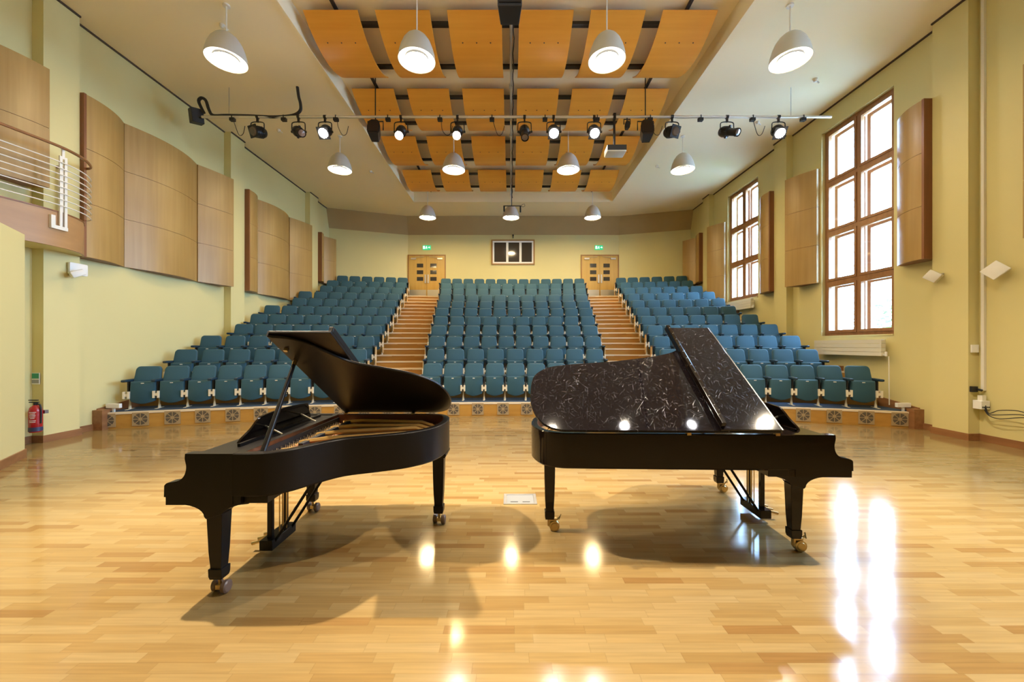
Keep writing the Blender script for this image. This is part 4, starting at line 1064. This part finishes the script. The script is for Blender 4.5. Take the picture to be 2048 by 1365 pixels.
    for v in (cv-.10, cv+.10): ly.box(.29, .33, -v-.018, -v+.018, .12, .65)
    ly.box(.26, .365, -cv-.17, -cv+.17, .045, .125); ly.box(.25, .38, -cv-.18, -cv+.18, .615, .648)
    lyre = ly.build('pedal_lyre', body, root, smooth=0, bevel=.004)
    for v in (cv-.08, cv, cv+.08):
        MB().tube([(.262, -v, .085), (.20, -v, .078), (.145, -v, .062)], [.008, .012, .016], 8).build('pedal', M['brass'], lyre)
    for v in (cv-.05, cv, cv+.05): MB().tube([(.352, -v, .12), (.352, -v, .64)], .005, 6).build('pedal_rod', M['brass'], lyre)
    for v in (cv-.12, cv+.12): MB().tube([(.355, -v, .10), (.74, -v, .70)], .012, 8).build('brace', body, lyre)
    # lid (raised about the spine)
    z0 = ZR_+.006
    def LP(x, v, t): return (x, -v*cos(theta)+t*sin(theta), z0+v*sin(theta)+t*cos(theta))
    lo = [(fold, W+.01)]+[p for p in oc if p[0] > fold+.01]+[(fold, -.0)]
    lo = [lo[0]]+[(x+.012*(x > X0+.2), v) for x, v in lo[1:]]
    def lring(pts, t): return [LP(x, v, t) for x, v in pts]
    li = offset_in(lo, .006)
    b = MB(); b.rings([lring(li, .0), lring(lo, .006), lring(lo, .018), lring(li, .024)])
    lid = b.build('lid', lidmat, root, smooth=30)
    fl_ = MB(); fv0, fv1 = .0, W+.01
    def fbox(m, x0, x1, v0_, v1_, t0, t1): m.add([LP(x, v, t) for t in (t0, t1) for v in (v0_, v1_) for x in (x0, x1)], [(0, 2, 3, 1), (4, 5, 7, 6), (0, 1, 5, 4), (2, 6, 7, 3), (0, 4, 6, 2), (1, 3, 7, 5)])
    fbox(fl_, fold+.004, fold+flapw, fv0, fv1, .027, .047)
    flap = fl_.build('front_flap', lidmat, lid, smooth=0, bevel=.003)
    lb = MB(); fbox(lb, fold+flapw-.036, fold+flapw, fv0+.02, fv1-.02, .047, .098); lb.build('flap_lip', body, lid, smooth=0, bevel=.006)
    hg = MB(); fbox(hg, fold-.006, fold+.006, fv0, fv1, .006, .046); hg.build('lid_hinge', M['blackm'], lid, smooth=0)
    sd = MB()
    for k in range(13):
        v = .12+(fv1-.2)*k/12; c = LP(fold+flapw-.018, v, .098)
        sd.lathe([(.006, -.002), (.005, .003), (.0001, .004)], 8, c)
    sd.build('lip_studs', M['steel'], lid)
    for x in (fold+.02, fold+.72): MB().box(x-.016, x+.016, -.036, .0025, ZR_-.010, ZR_+.010).build('hinge', M['brass'], root, smooth=0)
    for x, v in ((fold+.03, 1.14), (fold+.05, 1.32)):
        c = MB(); p = LP(x, v, .0); q = LP(x, v, -.018); c.tube([p, q], .016, 10); c.build('prop_cup', M['brass'], lid)
    a_ = (fold+.06, -(W-.06), ZR_-.03); c_ = LP(fold+.03, 1.14, -.018)
    pr = MB().tube([a_, tuple(a_[k]+(c_[k]-a_[k])*.5 for k in range(3)), c_], [.020, .017, .014], 10); pr.build('lid_prop', body, root, smooth=50)
    pk = MB().tube([tuple(a_[k]+(c_[k]-a_[k])*.97 for k in range(3)), c_], .016, 10); pk.build('prop_tip', M['brass'], root)
    return root
LC = [(.14, 1.49), (.36, 1.49), (.55, 1.485), (.67, 1.465), (.775, 1.39), (.862, 1.267), (.957, 1.14), (1.05, 1.065), (1.243, .985), (1.443, .885), (1.59, .74), (1.66, .58), (1.688, .38), (1.665, .18), (1.60, .06), (1.48, .005), (1.3, 0), (.9, 0), (.45, 0)]
RC_ = [(.14, 1.48), (.35, 1.48), (.50, 1.475), (.62, 1.455), (.75, 1.38), (.88, 1.25), (1.05, 1.09), (1.236, 1.014), (1.448, .965), (1.756, .909), (2.054, .878), (2.30, .838), (2.43, .775), (2.515, .655), (2.545, .42), (2.53, .25), (2.46, .09), (2.33, .012), (2.15, 0), (1.6, 0), (.9, 0), (.45, 0)]
piano('satin black grand piano on the left with its lid propped open towards the camera', 'grand_piano', (-2.284, 4.0, 0), 0, 1.49, LC,
      [(.285, 1.385, True), (.255, .10, True), (1.60, .375, False)], M['satin'], M['satin'], R(31), .544, .45, 'twin', 1.06, M['gloss'])
piano('long glossy concert grand piano on the right seen from its straight side, lid raised away', 'grand_piano', (2.72, 3.03, 0), pi-.03, 1.48, RC_,
      [(.385, .115, True), (.355, 1.38, True), (2.38, .40, False)], M['gloss'], M['lid'], R(35.5), .567, .478, 'brass', 1.0, M['gloss'])

# ------------------------------------------------------------------ daylight, camera, view
w = bpy.data.worlds.new('world'); SC.world = w; w.use_nodes = True
bg = w.node_tree.nodes['Background']
tc = w.node_tree.nodes.new('ShaderNodeTexCoord'); sp = w.node_tree.nodes.new('ShaderNodeSeparateXYZ'); cr = w.node_tree.nodes.new('ShaderNodeValToRGB')
w.node_tree.links.new(tc.outputs['Generated'], sp.inputs[0]); w.node_tree.links.new(sp.outputs[2], cr.inputs[0]); w.node_tree.links.new(cr.outputs[0], bg.inputs[0])
cr.color_ramp.elements[0].position = .0; cr.color_ramp.elements[0].color = (.38, .64, 1.0, 1)
cr.color_ramp.elements[1].position = .8; cr.color_ramp.elements[1].color = (.34, .60, 1.0, 1)
bg.inputs[1].default_value = 22.0
cam = bpy.data.cameras.new('camera'); co = bpy.data.objects.new('camera', cam); COL.objects.link(co)
co.location = (0, 0, H); co.rotation_euler = (R(90), 0, 0)
cam.sensor_width = 36; cam.sensor_fit = 'HORIZONTAL'; cam.lens = 36*F/2048
cam.shift_x = 2/2048; cam.shift_y = 8.5/2048; cam.clip_start = .05; cam.clip_end = 200
SC.camera = co
vs = SC.view_settings; vs.view_transform = 'Standard'; vs.look = 'None'; vs.gamma = 1; vs.use_curve_mapping = False; vs.exposure = 1.36
SC.cycles.use_denoising = True
SC.cycles.max_bounces = 8; SC.cycles.diffuse_bounces = 5; SC.cycles.glossy_bounces = 4; SC.cycles.transmission_bounces = 4; SC.cycles.transparent_max_bounces = 12
SC.cycles.sample_clamp_indirect = 6; SC.cycles.caustics_reflective = False; SC.cycles.caustics_refractive = False
